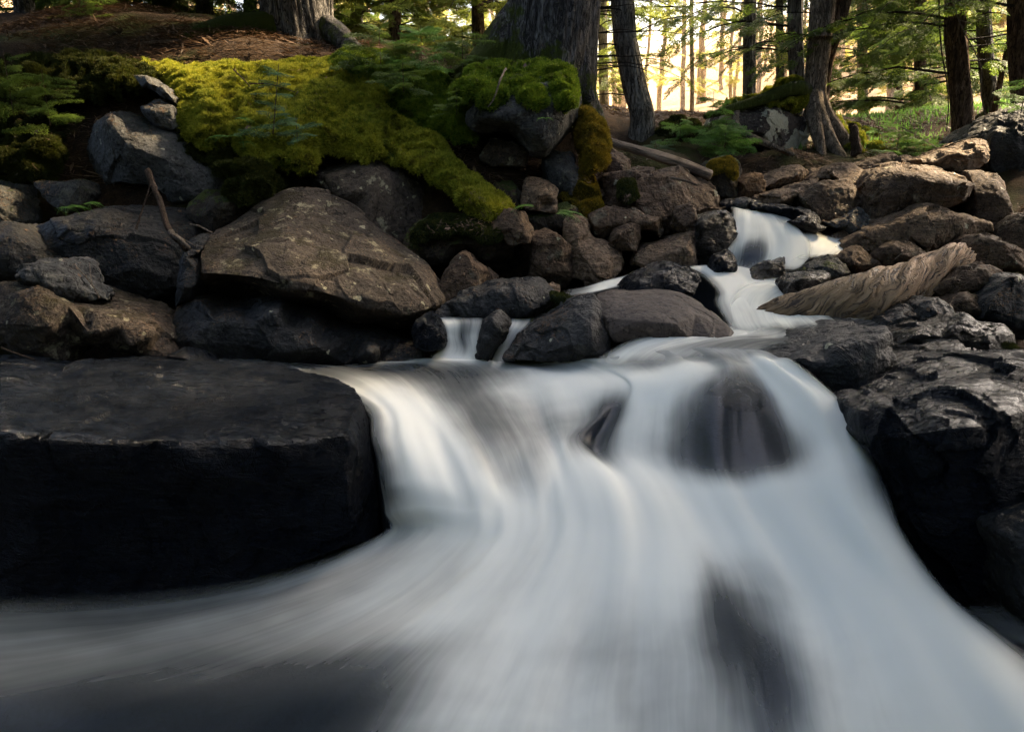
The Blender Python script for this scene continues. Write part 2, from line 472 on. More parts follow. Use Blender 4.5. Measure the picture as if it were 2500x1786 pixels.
def _phi(A, B):
    return np.sqrt(((A[:, None, :2] - B[None, :, :2]) ** 2).sum(2) + .02)
_K = _phi(CP, CP) - .12 * np.eye(len(CP)) * -1
_W = np.linalg.solve(np.block([[_K, np.ones((len(CP), 1))], [np.ones((1, len(CP))), np.zeros((1, 1))]]), np.append(CP[:, 2], 0))
def ground_z(xy):
    xy = np.atleast_2d(np.asarray(xy, float))[:, :2]
    r = np.empty(len(xy))
    for i in range(0, len(xy), 20000):
        q = xy[i:i + 20000]
        r[i:i + 20000] = _phi(q, CP) @ _W[:-1] + _W[-1]
    return r
gx = np.concatenate([np.linspace(-70, -7, 40, endpoint=False), np.linspace(-7, 9, 260, endpoint=False), np.linspace(9, 70, 40)])
gy = np.concatenate([np.linspace(-4, 12, 260, endpoint=False), np.linspace(12, 30, 70, endpoint=False), np.linspace(30, 100, 50)])
XX, YY = np.meshgrid(gx, gy)
G = np.stack([XX.ravel(), YY.ravel(), np.zeros(XX.size)], 1)
G[:, 2] = ground_z(G)
G[:, 2] += fbm(G, .9, 5, .55, 3) * .10 + fbm(G, 7, 3, .5, 8) * .02
nxg, nyg = len(gx), len(gy)
ii = (np.arange(nyg - 1)[:, None] * nxg + np.arange(nxg - 1)[None, :]).ravel()
GF = np.stack([ii, ii + 1, ii + nxg + 1, ii + nxg], 1)
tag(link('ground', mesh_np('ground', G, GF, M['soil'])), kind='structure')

# ------------------------------------------------------------------ rocks
def inside(poly, x, y):
    r = np.zeros(x.shape, bool)
    n = len(poly)
    for i in range(n):
        x1, y1 = poly[i][:2]
        x2, y2 = poly[(i + 1) % n][:2]
        c = ((y1 > y) != (y2 > y)) & (x < (x2 - x1) * (y - y1) / ((y2 - y1) or 1e-9) + x1)
        r ^= c
    return r

def edge_dist(poly, x, y):
    d = np.full(x.shape, 1e9)
    n = len(poly)
    for i in range(n):
        ax, ay = poly[i][:2]
        bx, by = poly[(i + 1) % n][:2]
        vx, vy = bx - ax, by - ay
        t = np.clip(((x - ax) * vx + (y - ay) * vy) / (vx * vx + vy * vy + 1e-9), 0, 1)
        d = np.minimum(d, np.hypot(x - ax - t * vx, y - ay - t * vy))
    return d

def rock_geo(out, d, inner=None, thick=None, tilt=.9, bulge=.32, seed=0, level=None, sm=1, lump=.05, chip=.04, fine=.015, cf=1.1, back=.72, cut=11):
    """closed boulder: front surface through the given points, a receding top, and a body behind it"""
    rng = np.random.default_rng(seed + 11)
    if cut and not inner:
        ox, oy = sum(o[0] for o in out) / len(out), sum(o[1] for o in out) / len(out)
        out = [(ox + (o[0] - ox) * 1.09, oy + (o[1] - oy) * 1.09) + tuple(o[2:]) for o in out]
    xs = np.array([o[0] for o in out], float)
    ys = np.array([o[1] for o in out], float)
    mpp = d / FPX * 1.05                     # metres per photo pixel at this distance
    ymax, ymin = ys.max(), ys.min()
    size = math.sqrt((xs.max() - xs.min()) * (ymax - ymin)) * mpp
    if thick is None: thick = size * .9
    T = lambda y: tilt * (ymax - y) * mpp
    # resample the outline so no edge is very long
    O = []
    step = max(size / mpp / 5, 12)
    for i, o in enumerate(out):
        p = out[(i + 1) % len(out)]
        da = o[2] if len(o) > 2 else T(o[1])
        db = p[2] if len(p) > 2 else T(p[1])
        n = max(1, int(math.hypot(p[0] - o[0], p[1] - o[1]) / step))
        for k in range(n):
            t = k / n
            j = 0 if k == 0 else step * .08
            O.append((o[0] + (p[0] - o[0]) * t + rng.normal() * j, o[1] + (p[1] - o[1]) * t + rng.normal() * j, da + (db - da) * t))
    I = []
    if inner:
        I = [(p[0], p[1], p[2]) for p in inner]
    else:
        g = step * .8
        gxx, gyy = np.meshgrid(np.arange(xs.min(), xs.max(), g), np.arange(ymin, ymax, g))
        gxx = gxx.ravel() + rng.uniform(-.3, .3, gxx.size) * g
        gyy = gyy.ravel() + rng.uniform(-.3, .3, gyy.size) * g
        ok = inside(O, gxx, gyy)
        dd = edge_dist(O, gxx, gyy)
        ok &= dd > g * .35
        mx = dd[ok].max() if ok.any() else 1
        for x, y, e in zip(gxx[ok], gyy[ok], dd[ok]):
            t = min(e / mx, 1)
            b = bulge * size * (math.sqrt(1 - (1 - t) ** 2)) * rng.uniform(.75, 1.15)
            I.append((x, y, T(y) * .8 - b))
    pv = [Vector((p[0], p[1])) for p in O + I]
    nO = len(O)
    res = delaunay_2d_cdt(pv, [(i, (i + 1) % nO) for i in range(nO)], [], 1, 0.001)
    vv, ff, orig = res[0], res[2], res[3]
    src = O + I
    V = []
    for k, v in enumerate(vv):
        o = orig[k]
        if o: V.append(P(v.x, v.y, d + src[o[0]][2]))
        else:
            j = min(range(len(src)), key=lambda q: (src[q][0] - v.x) ** 2 + (src[q][1] - v.y) ** 2)
            V.append(P(v.x, v.y, d + src[j][2]))
    F = []
    for f in ff:
        f = list(f)
        for q in range(1, len(f) - 1):
            F.append((f[0], f[q + 1], f[q]))
    # boundary loop of the front
    cnt = {}
    for a, b, c in F:
        for e in ((a, b), (b, c), (c, a)): cnt[e] = 1
    bd = {a: b for (a, b) in cnt if (b, a) not in cnt}
    V = np.array(V)
    cen = V.mean(0)
    n0 = len(V)
    idx = {}
    extra = []
    for a in bd:
        for r, (sh, th) in enumerate(((.97, .35), (back, 1.))):
            p = V[a].copy()
            q = cen + (p - cen) * sh
            q[1] = p[1] + thick * th * rng.uniform(.85, 1.15)
            q[2] = cen[2] + (p[2] - cen[2]) * sh - thick * th * .12
            idx[(a, r)] = n0 + len(extra)
            extra.append(q)
    c2 = np.mean([extra[i] for i in range(1, len(extra), 2)], 0) + np.array((0, thick * .25, 0))
    cid = n0 + len(extra)
    extra.append(c2)
    V = np.concatenate([V, np.array(extra)])
    for a, b in bd.items():
        F += [(b, a, idx[(a, 0)]), (b, idx[(a, 0)], idx[(b, 0)]),
              (idx[(b, 0)], idx[(a, 0)], idx[(a, 1)]), (idx[(b, 0)], idx[(a, 1)], idx[(b, 1)]), (idx[(b, 1)], idx[(a, 1)], cid)]
    F = np.array(F)
    if level is None:
        level = 3 if size < .35 else 4
    V, F = subdiv(V, F, 2)
    V = smooth(V, F, sm, .5)
    if cut and not inner:                      # broken faces: flatten what lies beyond a few random planes
        c = V.mean(0)
        for k in range(cut):
            n_ = rng.normal(size=3) + np.array((0, -.5, .25))
            n_ /= np.linalg.norm(n_)
            q_ = (V - c) @ n_
            lim = q_.max() * rng.uniform(.66, .95)
            V = V - n_ * (np.maximum(q_ - lim, 0) * .85)[:, None]
    V, F = subdiv(V, F, level - 2)
    V = smooth(V, F, 1, .4)
    N = normals(V, F)
    off = seed * 3.7
    Q = V + off
    s_ = size
    D = chips(Q + .15 * s_ * np.stack([vnoise(Q * 3 / s_, 9), vnoise(Q * 3 / s_, 19), vnoise(Q * 3 / s_, 29)], 1), cf * 2 / s_, seed) * chip * s_ + chips(Q, cf * 5 / s_, seed + 5) * chip * .3 * s_
    D += fbm(Q, 1.6 / s_, 4, .5, seed) * lump * s_
    D += fbm(Q, 14, 4, .6, seed + 2) * fine
    V = V + N * D[:, None]
    return V, F, size

TOPS = []
LASTROCK = {}
def rock(label, out, d, mat='brown', name='boulder', cat='boulder', seed=None, group=None, **kw):
    seed = seed if seed is not None else (sum(map(ord, label)) % 97)
    V, F, size = rock_geo(out, d, seed=seed, **kw)
    o = thing_mesh(name, V, F, M[mat], label, cat, group)
    if mat not in ('wet', 'wetbrown', 'smooth') and d > 4.6:
        n_ = normals(V, F)
        k = (n_[:, 2] > .45)
        TOPS.append((V[k], n_[k]))
    return o

# -------- left foreground and left bank
rock('huge flat-topped wet black boulder in the left foreground beside the cascade',
 [(-260,880,1.1),(-120,885,1.05),(0,899,.98),(75,915,.95),(150,925,.9),(160,903,1.02),(190,886,1.1),(277,887,1.1),(435,897,1.06),(560,908,1.0),(633,917,.94),(752,937,.82),(812,961,.66),(879,990,.42),
  (893,1050,.36),(908,1150,.34),(925,1240,.32),(932,1300,.34),(905,1330,.2),(840,1352,.12),(715,1390,.02),(580,1425,0),(440,1450,0),(200,1472,0),(0,1480,0),(-260,1500,0)], 3.3, 'wet',
 inner=[(-200,1045,.0),(0,1056,-.02),(130,1064,-.02),(260,1070,-.04),(385,1074,-.05),(500,1073,-.04),(620,1072,-.05),(715,1072,-.04),(790,1066,-.02),(852,1054,.02),(862,1075,.02),
        (100,980,.44),(300,970,.5),(500,970,.52),(680,985,.44),(790,1000,.36),(860,1010,.28),(850,1140,.04),(855,1250,.08),(700,1130,-.07),(500,1150,-.09),(300,1130,-.06),(100,1120,-.02),
        (700,1190,.06),(500,1210,.1),(300,1200,.06),(100,1230,.04),(700,1300,.1),(400,1360,.12),(150,1380,.08)],
 thick=.5, level=5, sm=1, lump=.03, chip=.012, fine=.009, back=.9)
rock('brown angular boulder with pale lichen at the left edge, behind the huge flat wet boulder',
 [(-60,700),(0,695),(91,693),(190,739),(309,759),(368,783),(396,814),(412,878),(356,868),(257,848),(170,848),(150,889),(24,868),(-60,806)], 4.75, 'lichen',
 inner=[(91,698,.1),(60,725,.0),(170,745,-.02),(235,770,-.05),(300,795,-.08),(365,810,-.06),(30,790,-.12),(120,800,-.18),(220,815,-.18),(320,840,-.15),(300,770,.1),(100,850,-.1)], lump=.03, chip=.03, level=5)
rock('dark wavy-topped boulder at the waterline under the big lichened boulder',
 [(416,790),(425,752),(450,735),(491,723),(530,733),(562,741),(600,728),(633,721),(689,721),(713,743),(745,752),(776,763),(790,787),(880,802),(970,832),(1030,865),(1020,890),(840,893),(660,900),(560,905),(450,880),(400,835)], 5.0, 'dark',
 inner=[(491,735,.12),(562,752,.1),(633,740,.1),(690,735,.08),(520,780,-.05),(600,790,-.1),(625,785,-.12),(680,760,-.12),(700,800,-.12),(760,800,-.12),(480,830,-.05),(580,840,-.1),(680,860,-.2),(780,850,-.2),(900,860,-.15)], lump=.03, chip=.03, level=5)
rock('large brown boulder covered in round lichen spots, overhanging a black hollow',
 [(479,664,.15),(482,620,.35),(503,581,.6),(535,554,.85),(600,512,1.0),(660,478,1.1),(709,459,1.15),(760,462,1.15),(810,472,1.15),(867,497,1.1),(915,549,1.0),(946,572,.95),(968,590,.9),(990,610,.8),(1038,652,.6),(1085,727,.4),(1085,745,.4),
  (1050,790,.7),(960,835,.9),(800,815,.8),(650,770,.8),(500,740,.8)], 5.1, 'lichen',
 inner=[(500,668,.0),(618,678,-.12),(700,700,-.15),(792,717,-.15),(900,748,-.12),(998,768,-.02),(1050,755,.1),(560,600,.35),(620,560,.6),(690,500,.9),(700,560,.5),(640,620,.12),(720,640,.02),(820,560,.65),(820,650,.1),(900,620,.35),(930,690,.05),(1000,700,.1),(620,700,.45),(800,745,.4),(920,785,.4),(1010,790,.4)],
 thick=.9, level=5, lump=.025, chip=.028, fine=.008)
rock('sloping brown rock slab dotted with pale lichen, just under the yellow moss mat',
 [(700,432),(735,405),(780,374),(850,375),(930,385),(1000,430),(1060,470),(1105,500),(1085,530),(1015,565),(985,605),(940,585),(900,555),(850,515),(780,495),(730,475)], 6.15, 'lichen', tilt=1.0, bulge=.15, thick=.9, lump=.02, chip=.02)
rock('large dark grey lichened boulder high on the left bank above a black hollow',
 [(165,415),(160,356),(175,290),(202,249),(238,243),(301,280),(356,305),(432,320),(463,360),(480,385),(550,430),(554,455),(491,482),(388,481),(364,448),(210,446),(172,440)], 6.5, 'grey', tilt=.7, bulge=.2, thick=1.1, level=5, lump=.03, chip=.025)
rock('small pale slab poking out of moss near the top of the left bank',
 [(325,184),(353,184),(400,206),(432,240),(428,255),(395,240),(345,208)], 7.05, 'grey', name='rock', cat='rock', tilt=.5, cut=0)
rock('tilted grey slab right above the large dark grey boulder on the left bank',
 [(341,260),(384,243),(418,262),(424,295),(445,322),(380,305),(355,285)], 6.85, 'grey', name='rock', cat='rock', tilt=.5, cut=3)
rock('dim rounded rock wedged below the dark grey boulder, far left',
 [(90,448),(190,440),(216,470),(190,502),(152,518),(112,490)], 6.3, 'greymoss', name='rock', cat='rock')
rock('dim rock at the left edge of the bank beside a black hollow',
 [(-80,450),(0,440),(62,455),(72,520),(60,585),(0,600),(-80,590)], 6.2, 'greymoss')
rock('broad dark earthy boulder in the shade between the left bank hollow and the stick',
 [(60,560),(180,520),(300,508),(415,512),(452,560),(450,640),(435,720),(400,775),(250,765),(235,690),(120,660),(40,620)], 5.75, 'dark', tilt=.6, bulge=.2, thick=.9, level=5, lump=.03, chip=.03)
rock('long dark mossy boulder in shadow at the left edge under the bank',
 [(-160,570),(0,550),(70,560),(130,600),(180,640),(160,700),(60,700),(-160,710)], 5.6, 'dark', tilt=.6, bulge=.25)
rock('splintered grey rock on top of the left edge boulder',
 [(20,668),(70,640),(115,634),(158,656),(195,703),(240,740),(170,740),(119,720),(59,698)], 5.05, 'grey', name='rock', cat='rock', chip=.09)
rock('dark fractured rock leaning left of the big lichened boulder',
 [(440,650),(450,600),(480,570),(505,585),(485,640),(495,690),(470,725),(430,740),(418,760),(412,735),(432,700)], 5.3, 'dark', thick=.5)
rock('wet dark rock low at the water in front of the wavy-topped boulder',
 [(405,868),(440,850),(480,860),(520,885),(500,905),(430,905)], 4.6, 'wet', name='rock', cat='rock')
rock('dark soil-covered boulder below the moss, left of the big lichened boulder',
 [(455,500),(500,470),(580,470),(640,480),(660,500),(600,520),(540,555),(500,590),(460,580)], 6.1, 'mossrock', tilt=.7, bulge=.2)

# -------- centre bank
rock('pointed brown rock standing right of the big lichened boulder',
 [(1073,690),(1085,665),(1101,648),(1129,616),(1148,618),(1164,644),(1208,684),(1170,715),(1085,750)], 5.6, 'brown', tilt=.7, thick=.4)
rock('dark mossy mound just above the small side falls',
 [(1050,772),(1100,735),(1156,701),(1220,686),(1315,690),(1346,711),(1362,723),(1406,731),(1394,745),(1354,763),(1327,772),(1196,775)], 5.25, 'dark', tilt=1.1, thick=.5)
rock('dark fin of rock splitting the small side falls',
 [(1162,880),(1170,830),(1180,787),(1196,765),(1220,763),(1247,794),(1228,830),(1190,878)], 4.86, 'dark', name='rock', cat='rock', tilt=.3, thick=.3)
rock('squat black rock left of the small side falls',
 [(1005,790),(1018,775),(1050,768),(1068,780),(1083,806),(1085,845),(1045,855),(1005,845)], 4.9, 'wet', name='rock', cat='rock', tilt=.4, thick=.3)
rock('angular dark grey boulder with sharp facets between side falls and main channel',
 [(1225,880),(1262,835),(1299,798),(1354,767),(1418,727),(1449,721),(1475,760),(1491,822),(1480,885),(1354,890)], 4.7, 'dark', tilt=.8,
 inner=[(1400,760,.12),(1320,815,.1),(1345,790,.1),(1335,860,-.05),(1400,840,-.08),(1440,790,-.03),(1450,850,-.1)], lump=.02, chip=.04, thick=.5, level=5)
rock('smooth grey-brown humped boulder beside the main channel',
 [(1441,745,.3),(1460,722,.4),(1497,712,.45),(1552,714,.45),(1632,714,.45),(1680,722,.42),(1719,742,.35),(1766,779,.2),(1795,812,.1),(1780,830,0),(1600,835,0),(1500,840,0),(1488,822,0)], 4.75, 'smooth',
 inner=[(1500,745,.2),(1560,745,.18),(1640,740,.22),(1700,765,.15),(1550,785,.0),(1650,790,-.02),(1480,775,.08)], lump=.03, chip=.012, thick=.6, level=5, fine=.004)
rock('glistening black rounded rock in the stream behind the smooth boulder',
 [(1505,712),(1530,690),(1568,664),(1616,642),(1648,643),(1703,664),(1743,692),(1747,720),(1640,725),(1530,722)], 5.5, 'wet', tilt=1.0, lump=.05)
rock('tall brown bank rock above the little pool left of the black stream rock',
 [(1292,690),(1297,630),(1299,580),(1331,560),(1380,575),(1392,600),(1395,650),(1392,700)], 6.05, 'brown', tilt=.3, thick=.6)
rock('pale-topped bank rock with a cream lichen splash',
 [(1388,690),(1385,600),(1382,545),(1400,527),(1430,530),(1449,581),(1513,608),(1519,656),(1469,693)], 6.1, 'tan', tilt=.5, thick=.6)
rock('blocky brown rock in the bank above the rounded one',
 [(1485,600),(1505,557),(1540,545),(1570,553),(1578,580),(1555,612),(1497,610)], 6.25, 'brown', tilt=.5, thick=.5, name='rock', cat='rock')
rock('rounded tan rock at the foot of the bank left of the upper waterfall',
 [(1552,648),(1562,612),(1590,597),(1640,590),(1690,562),(1712,570),(1722,610),(1712,645),(1680,658),(1600,655)], 6.2, 'tan', tilt=.6, thick=.6)
rock('narrow upright brown rock in the bank above the rounded tan one',
 [(1644,555),(1650,520),(1671,494),(1691,501),(1709,537),(1703,568),(1671,572)], 6.45, 'brown', tilt=.4, thick=.5, name='rock', cat='rock')
rock('dark wet-edged boulder at the left lip of the upper waterfall',
 [(1700,560),(1716,530),(1758,517),(1790,519),(1806,538),(1802,562),(1775,602),(1762,650),(1715,668),(1708,620)], 6.25, 'wetbrown', tilt=.5, thick=.5)
rock('brown needle-strewn boulder capping the bank left of the upper waterfall',
 [(1462,470),(1480,440),(1520,425),(1600,418),(1660,408),(1700,430),(1750,445),(1768,475),(1770,515),(1715,535),(1640,565),(1560,565),(1490,545),(1455,510)], 6.6, 'brown', tilt=1.0, bulge=.3, thick=1., level=5, chip=.06)
rock('pale angular rock catching light under the mossy overhang',
 [(1268,500),(1276,460),(1281,432),(1299,428),(1335,438),(1364,459),(1360,495),(1358,520),(1290,515)], 6.45, 'tan', name='rock', cat='rock', tilt=.7, inner=[(1300,470,.05),(1345,475,.0),(1311,478,-.02),(1330,505,.1),(1290,450,.15)], thick=.4)
rock('brown lichened rock inside the hollow below the mossy overhang',
 [(1172,362),(1185,345),(1204,333),(1255,341),(1290,368),(1278,402),(1204,402),(1176,385)], 6.9, 'lichen', name='rock', cat='rock', tilt=.5, thick=.5)
rock('bulging rough overhang block under the bright green moss cap',
 [(1150,273),(1160,225),(1196,190),(1280,175),(1380,178),(1408,200),(1412,238),(1402,277),(1362,337),(1327,370),(1295,358),(1255,311),(1168,307)], 6.7, 'greymoss', tilt=.4, bulge=.45, thick=1., level=5)
rock('grey rock directly below the ochre moss mound',
 [(1318,385),(1345,365),(1385,362),(1412,416),(1425,475),(1385,500),(1355,470),(1327,430)], 6.8, 'greymoss', name='rock', cat='rock', tilt=.3, thick=.5)
rock('low mossy rock left of the pale angular rock',
 [(1200,440),(1225,432),(1250,438),(1265,470),(1262,510),(1225,515),(1205,490)], 6.5, 'mossrock', name='rock', cat='rock', thick=.4)
rock('dark moss-stained boulder under the trailing moss strip',
 [(985,600),(1000,560),(1060,520),(1130,520),(1180,535),(1250,560),(1280,600),(1285,660),(1215,690),(1170,645),(1145,612),(1120,615),(1080,655),(1035,640)], 6.05, 'mossrock', tilt=.6, bulge=.25, thick=.8, level=5)
rock('dark brown boulder with a pale lichen fleck below the trailing moss',
 [(1195,560),(1200,530),(1240,510),(1285,520),(1300,560),(1290,600),(1240,595)], 6.0, 'brown', tilt=.5, thick=.5, name='rock', cat='rock')
rock('shadowed rock between the pale angular rock and the fern',
 [(1280,560),(1290,515),(1345,510),(1400,500),(1450,510),(1460,545),(1400,560),(1330,565)], 6.5, 'mossrock', tilt=.6, thick=.5, name='rock', cat='rock')
rock('narrow brown rock under the capping boulder, right of the cream-splashed one',
 [(1430,560),(1440,520),(1480,505),(1560,520),(1640,540),(1650,575),(1570,560),(1510,560),(1470,585)], 6.4, 'brown', tilt=.5, thick=.5, name='rock', cat='rock')
rock('small mossy rock with a reddish face left of the fallen log',
 [(1478,420),(1480,385),(1500,370),(1530,380),(1545,420),(1530,450),(1490,455)], 7.1, 'brown', name='rock', cat='rock')
rock('rock draped with bright orange-yellow lichen at the lower end of the fallen log',
 [(1722,405),(1745,385),(1774,379),(1798,390),(1808,415),(1800,440),(1808,478),(1762,475),(1735,450)], 7.35, 'mossrock', name='rock', cat='rock')
rock('orange-faced block behind the lip of the upper waterfall',
 [(1806,480),(1808,436),(1838,422),(1855,428),(1870,447),(1863,478),(1853,486)], 7.4, 'ochre', name='rock', cat='rock', thick=.4, tilt=.3)

# -------- upper right boulders
rock('pale water-worn slab behind the upper waterfall, left of the round brown boulder',
 [(1862,455),(1885,428),(1929,404),(1964,412),(1994,428),(1960,445),(1905,466),(1877,464)], 7.5, 'tan', tilt=1.3, thick=.5)
rock('low tan slab along the lip of the upper waterfall',
 [(1855,507),(1859,479),(1937,453),(1996,441),(2047,438),(1976,469),(1929,497),(1877,505)], 6.95, 'tan', tilt=1.2, thick=.5)
rock('round brown boulder above the right half of the upper waterfall',
 [(1925,500),(1950,482),(1976,467),(2028,441),(2075,440),(2090,470),(2101,511),(2070,540),(2008,542),(1975,518)], 6.75, 'brown', tilt=.9, thick=.7)
rock('brown boulder with a smooth grey flank, between the round boulder and the biggest right one',
 [(1996,438),(2020,415),(2050,402),(2085,402),(2131,432),(2154,455),(2142,483),(2142,522),(2111,532),(2099,511),(2075,448)], 7.05, 'tan', tilt=.9, thick=.8)
rock('biggest brown boulder of the right bank, spotted with lichen',
 [(2140,548),(2136,475),(2150,440),(2175,412),(2241,388),(2273,398),(2340,402),(2372,424),(2392,455),(2386,483),(2320,508),(2293,513),(2234,509),(2186,537)], 6.5, 'brown', tilt=.8, bulge=.35, thick=1.1, level=5, lump=.04)
rock('flat pale-topped slab above the biggest right boulder',
 [(2240,395),(2273,380),(2344,356),(2412,338),(2416,390),(2380,424),(2340,412)], 7.2, 'tan', tilt=1.3, thick=.6, level=5)
rock('long low slab below the mossy ridge, right of the root-topped boulder',
 [(2085,408),(2110,392),(2186,372),(2198,388),(2138,424),(2100,425)], 7.8, 'brown', name='rock', cat='rock', tilt=1.)
rock('brown boulder leaning against the biggest one near the right edge',
 [(2368,424),(2412,420),(2451,447),(2495,511),(2475,556),(2443,584),(2392,580),(2375,500)], 6.6, 'brown', tilt=.8, thick=.7)
rock('black shaded rock wall at the right edge below the trees',
 [(2400,337),(2440,300),(2467,275),(2530,255),(2640,250),(2640,620),(2500,600),(2495,511),(2455,447),(2412,420)], 7.3, 'dark', tilt=.5, bulge=.2, thick=1.2, level=5)
rock('long sloping brown ledge running down to the upper pool',
 [(2040,620),(2095,582),(2145,560),(2194,535),(2249,503),(2289,509),(2372,527),(2420,555),(2447,586),(2390,600),(2330,632),(2273,636),(2260,600),(2194,598),(2120,612)], 6.15, 'tan', tilt=1.0, bulge=.25, thick=.9, level=5, chip=.06)
rock('streaked grey-brown boulder sloping above the driftwood log',
 [(2265,690),(2300,665),(2335,630),(2392,579),(2424,583),(2475,606),(2530,625),(2530,660),(2412,655),(2350,670)], 5.75, 'brown', tilt=.9, thick=.8, level=5)
rock('dark brown boulder at the right edge between the black wall and the veined boulder',
 [(2445,560),(2480,515),(2530,495),(2640,490),(2640,700),(2500,680),(2462,635)], 6.1, 'brown', tilt=.8, thick=.8)
rock('brown boulder just right of the upper end of the driftwood log',
 [(2262,710),(2293,686),(2352,652),(2408,646),(2463,664),(2475,684),(2412,730),(2313,742)], 5.4, 'brown', tilt=.9, thick=.6)
rock('dark boulder cut by a thin pale vein at the right edge',
 [(2404,780),(2428,719),(2463,684),(2530,676),(2530,830),(2443,806)], 5.0, 'dark', tilt=.6, thick=.7)
rock('low dark rock along the lower side of the driftwood log',
 [(2150,772),(2218,723),(2273,697),(2300,700),(2285,730),(2253,750),(2190,775)], 5.3, 'brown', tilt=1.0, thick=.4, name='rock', cat='rock')
rock('dark ribbed rock at the water beside the end of the channel slab',
 [(2146,800),(2162,779),(2222,747),(2251,747),(2257,790),(2218,808),(2170,812)], 5.0, 'dark', tilt=.9, thick=.4, name='rock', cat='rock')
rock('dark rock with a flat pale top above the small right-hand pool',
 [(2250,745),(2281,729),(2313,737),(2330,750),(2350,775),(2313,803),(2257,808)], 4.95, 'dark', tilt=.8, thick=.4, name='rock', cat='rock')
rock('weathered brown rock between the flat-topped rock and the veined boulder',
 [(2310,740),(2352,715),(2396,721),(2424,740),(2416,775),(2372,765),(2344,772)], 5.15, 'brown', tilt=.8, thick=.4, name='rock', cat='rock')
rock('moss-fringed wet boulder right of the small side chute',
 [(2220,880),(2215,840),(2235,818),(2313,794),(2360,773),(2392,796),(2435,798),(2483,826),(2510,870),(2412,885),(2352,870),(2273,885)], 4.45, 'wetbrown', tilt=.9, bulge=.3, thick=.6, level=5)
rock('dark streaked boulder between the moss-fringed one and the black foreground rock',
 [(2090,980),(2120,940),(2170,901),(2241,868),(2325,844),(2392,844),(2430,875),(2400,930),(2300,960),(2180,1010),(2119,1005)], 3.95, 'wetbrown', tilt=1.1, bulge=.25, thick=.6, level=5)
rock('massive glistening black boulder in the right foreground',
 [(2105,1010,.25),(2135,990,.3),(2178,975,.35),(2210,943,.45),(2289,915,.55),(2352,884,.65),(2424,864,.75),(2530,860,.8),(2640,870,.8),(2640,1560,-.1),(2440,1560,.1),(2344,1510,.15),(2267,1410,.1),(2215,1320,.1),(2196,1258,.1),(2185,1181,.1),(2152,1132,.15),(2113,1066,.2)], 3.25, 'wet',
 inner=[(2180,1000,.15),(2260,960,.2),(2340,960,.15),(2430,930,.25),(2200,1060,-.02),(2290,1050,-.1),(2400,1040,-.12),(2500,1000,-.02),(2240,1180,-.0),(2330,1180,-.1),(2440,1180,-.12),(2540,1180,-.1),(2290,1320,-.02),(2380,1330,-.08),(2480,1350,-.1),(2400,1450,-.04)],
 thick=.8, level=5, lump=.03, chip=.045, fine=.008)
rock('small dark weathered rock at the right edge in front of the massive black boulder',
 [(2436,1300),(2455,1270),(2510,1215),(2600,1200),(2600,1560),(2500,1540),(2480,1450),(2478,1380)], 2.85, 'dark', name='rock', cat='rock', tilt=.3, thick=.4)
rock('tilted wedge slab breaking the main channel, wet on top and dark in front',
 [(1850,892,.2),(1900,868,.36),(1950,846,.48),(2000,818,.62),(2060,796,.75),(2120,797,.72),(2165,792,.65),(2178,812,.5),(2176,832,.4),(2196,872,.3),(2190,915,.2),(2160,985,.1),(2110,1010,.1),(2028,960,.1),(1950,920,.15)], 4.0, 'dark',
 inner=[(1905,886,.12),(1950,872,.12),(2030,850,.12),(2100,832,.14),(2160,816,.2),(2010,832,.4),(2080,815,.5),(2140,870,.08),(2080,890,.04),(2020,895,.06),(2110,940,.05)], thick=.5, level=5, lump=.015, chip=.02, sm=1)
rock('brown rock poking from the right side of the upper pool',
 [(1822,682),(1845,658),(1877,632),(1929,630),(1937,648),(1942,675),(1838,686)], 5.9, 'wetbrown', name='rock', cat='rock', tilt=1.)
rock('greenish wedge-shaped slab above the driftwood log',
 [(1930,690),(1970,655),(2016,628),(2047,628),(2093,668),(2036,692),(1944,700)], 5.85, 'greymoss', name='rock', cat='rock', tilt=1.)
rock('dark rock between the greenish slab and the water end of the driftwood log',
 [(1900,725),(1909,692),(1944,672),(2016,666),(2042,686),(1960,712),(1929,728)], 5.5, 'wetbrown', name='rock', cat='rock', tilt=.9)
rock('brown slab above the greenish wedge-shaped slab',
 [(2040,630),(2075,606),(2115,598),(2142,636),(2152,642),(2111,670),(2091,668),(2063,640)], 6.0, 'brown', name='rock', cat='rock', tilt=1.)
rock('rough brown slab behind the upper end of the driftwood log',
 [(2138,632),(2155,600),(2190,588),(2273,606),(2275,626),(2249,650),(2186,655)], 6.0, 'brown', name='rock', cat='rock', tilt=1.)
rock('black wet rock shelf on the lip of the upper waterfall',
 [(1857,507),(1873,497),(1956,505),(1990,515),(2014,552),(1980,566),(1940,537),(1905,528)], 6.6, 'wet', name='rock', cat='rock', tilt=.9)
rock('small wet rock right of the black shelf on the upper waterfall',
 [(1922,538),(1968,525),(2022,558),(1996,570),(1956,558)], 6.45, 'wetbrown', name='rock', cat='rock', tilt=.8)
rock('grey smooth rock at the right end of the upper waterfall',
 [(2008,545),(2067,533),(2095,509),(2127,529),(2135,550),(2091,580),(2067,560)], 6.5, 'grey', name='rock', cat='rock', tilt=.8)
rock('black rock at the left foot of the upper waterfall',
 [(1728,662),(1746,624),(1778,610),(1796,628),(1802,662)], 6.0, 'wet', name='rock', cat='rock', tilt=.6)
rock('dark rock showing through the left veil of the upper waterfall',
 [(1795,665),(1800,610),(1808,575),(1822,575),(1838,615),(1845,665)], 6.32, 'wet', name='rock', cat='rock', tilt=.3, thick=.2)
rock('big boulder patched with cream lichen under the arching mossy root',
 [(1740,305),(1760,280),(1798,258),(1853,250),(1909,260),(1956,292),(1988,335),(2005,392),(1956,388),(1909,370),(1877,358),(1822,345),(1780,335)], 8.95, 'cream', tilt=.5, bulge=.3, cut=5, thick=1., level=5, lump=.03)
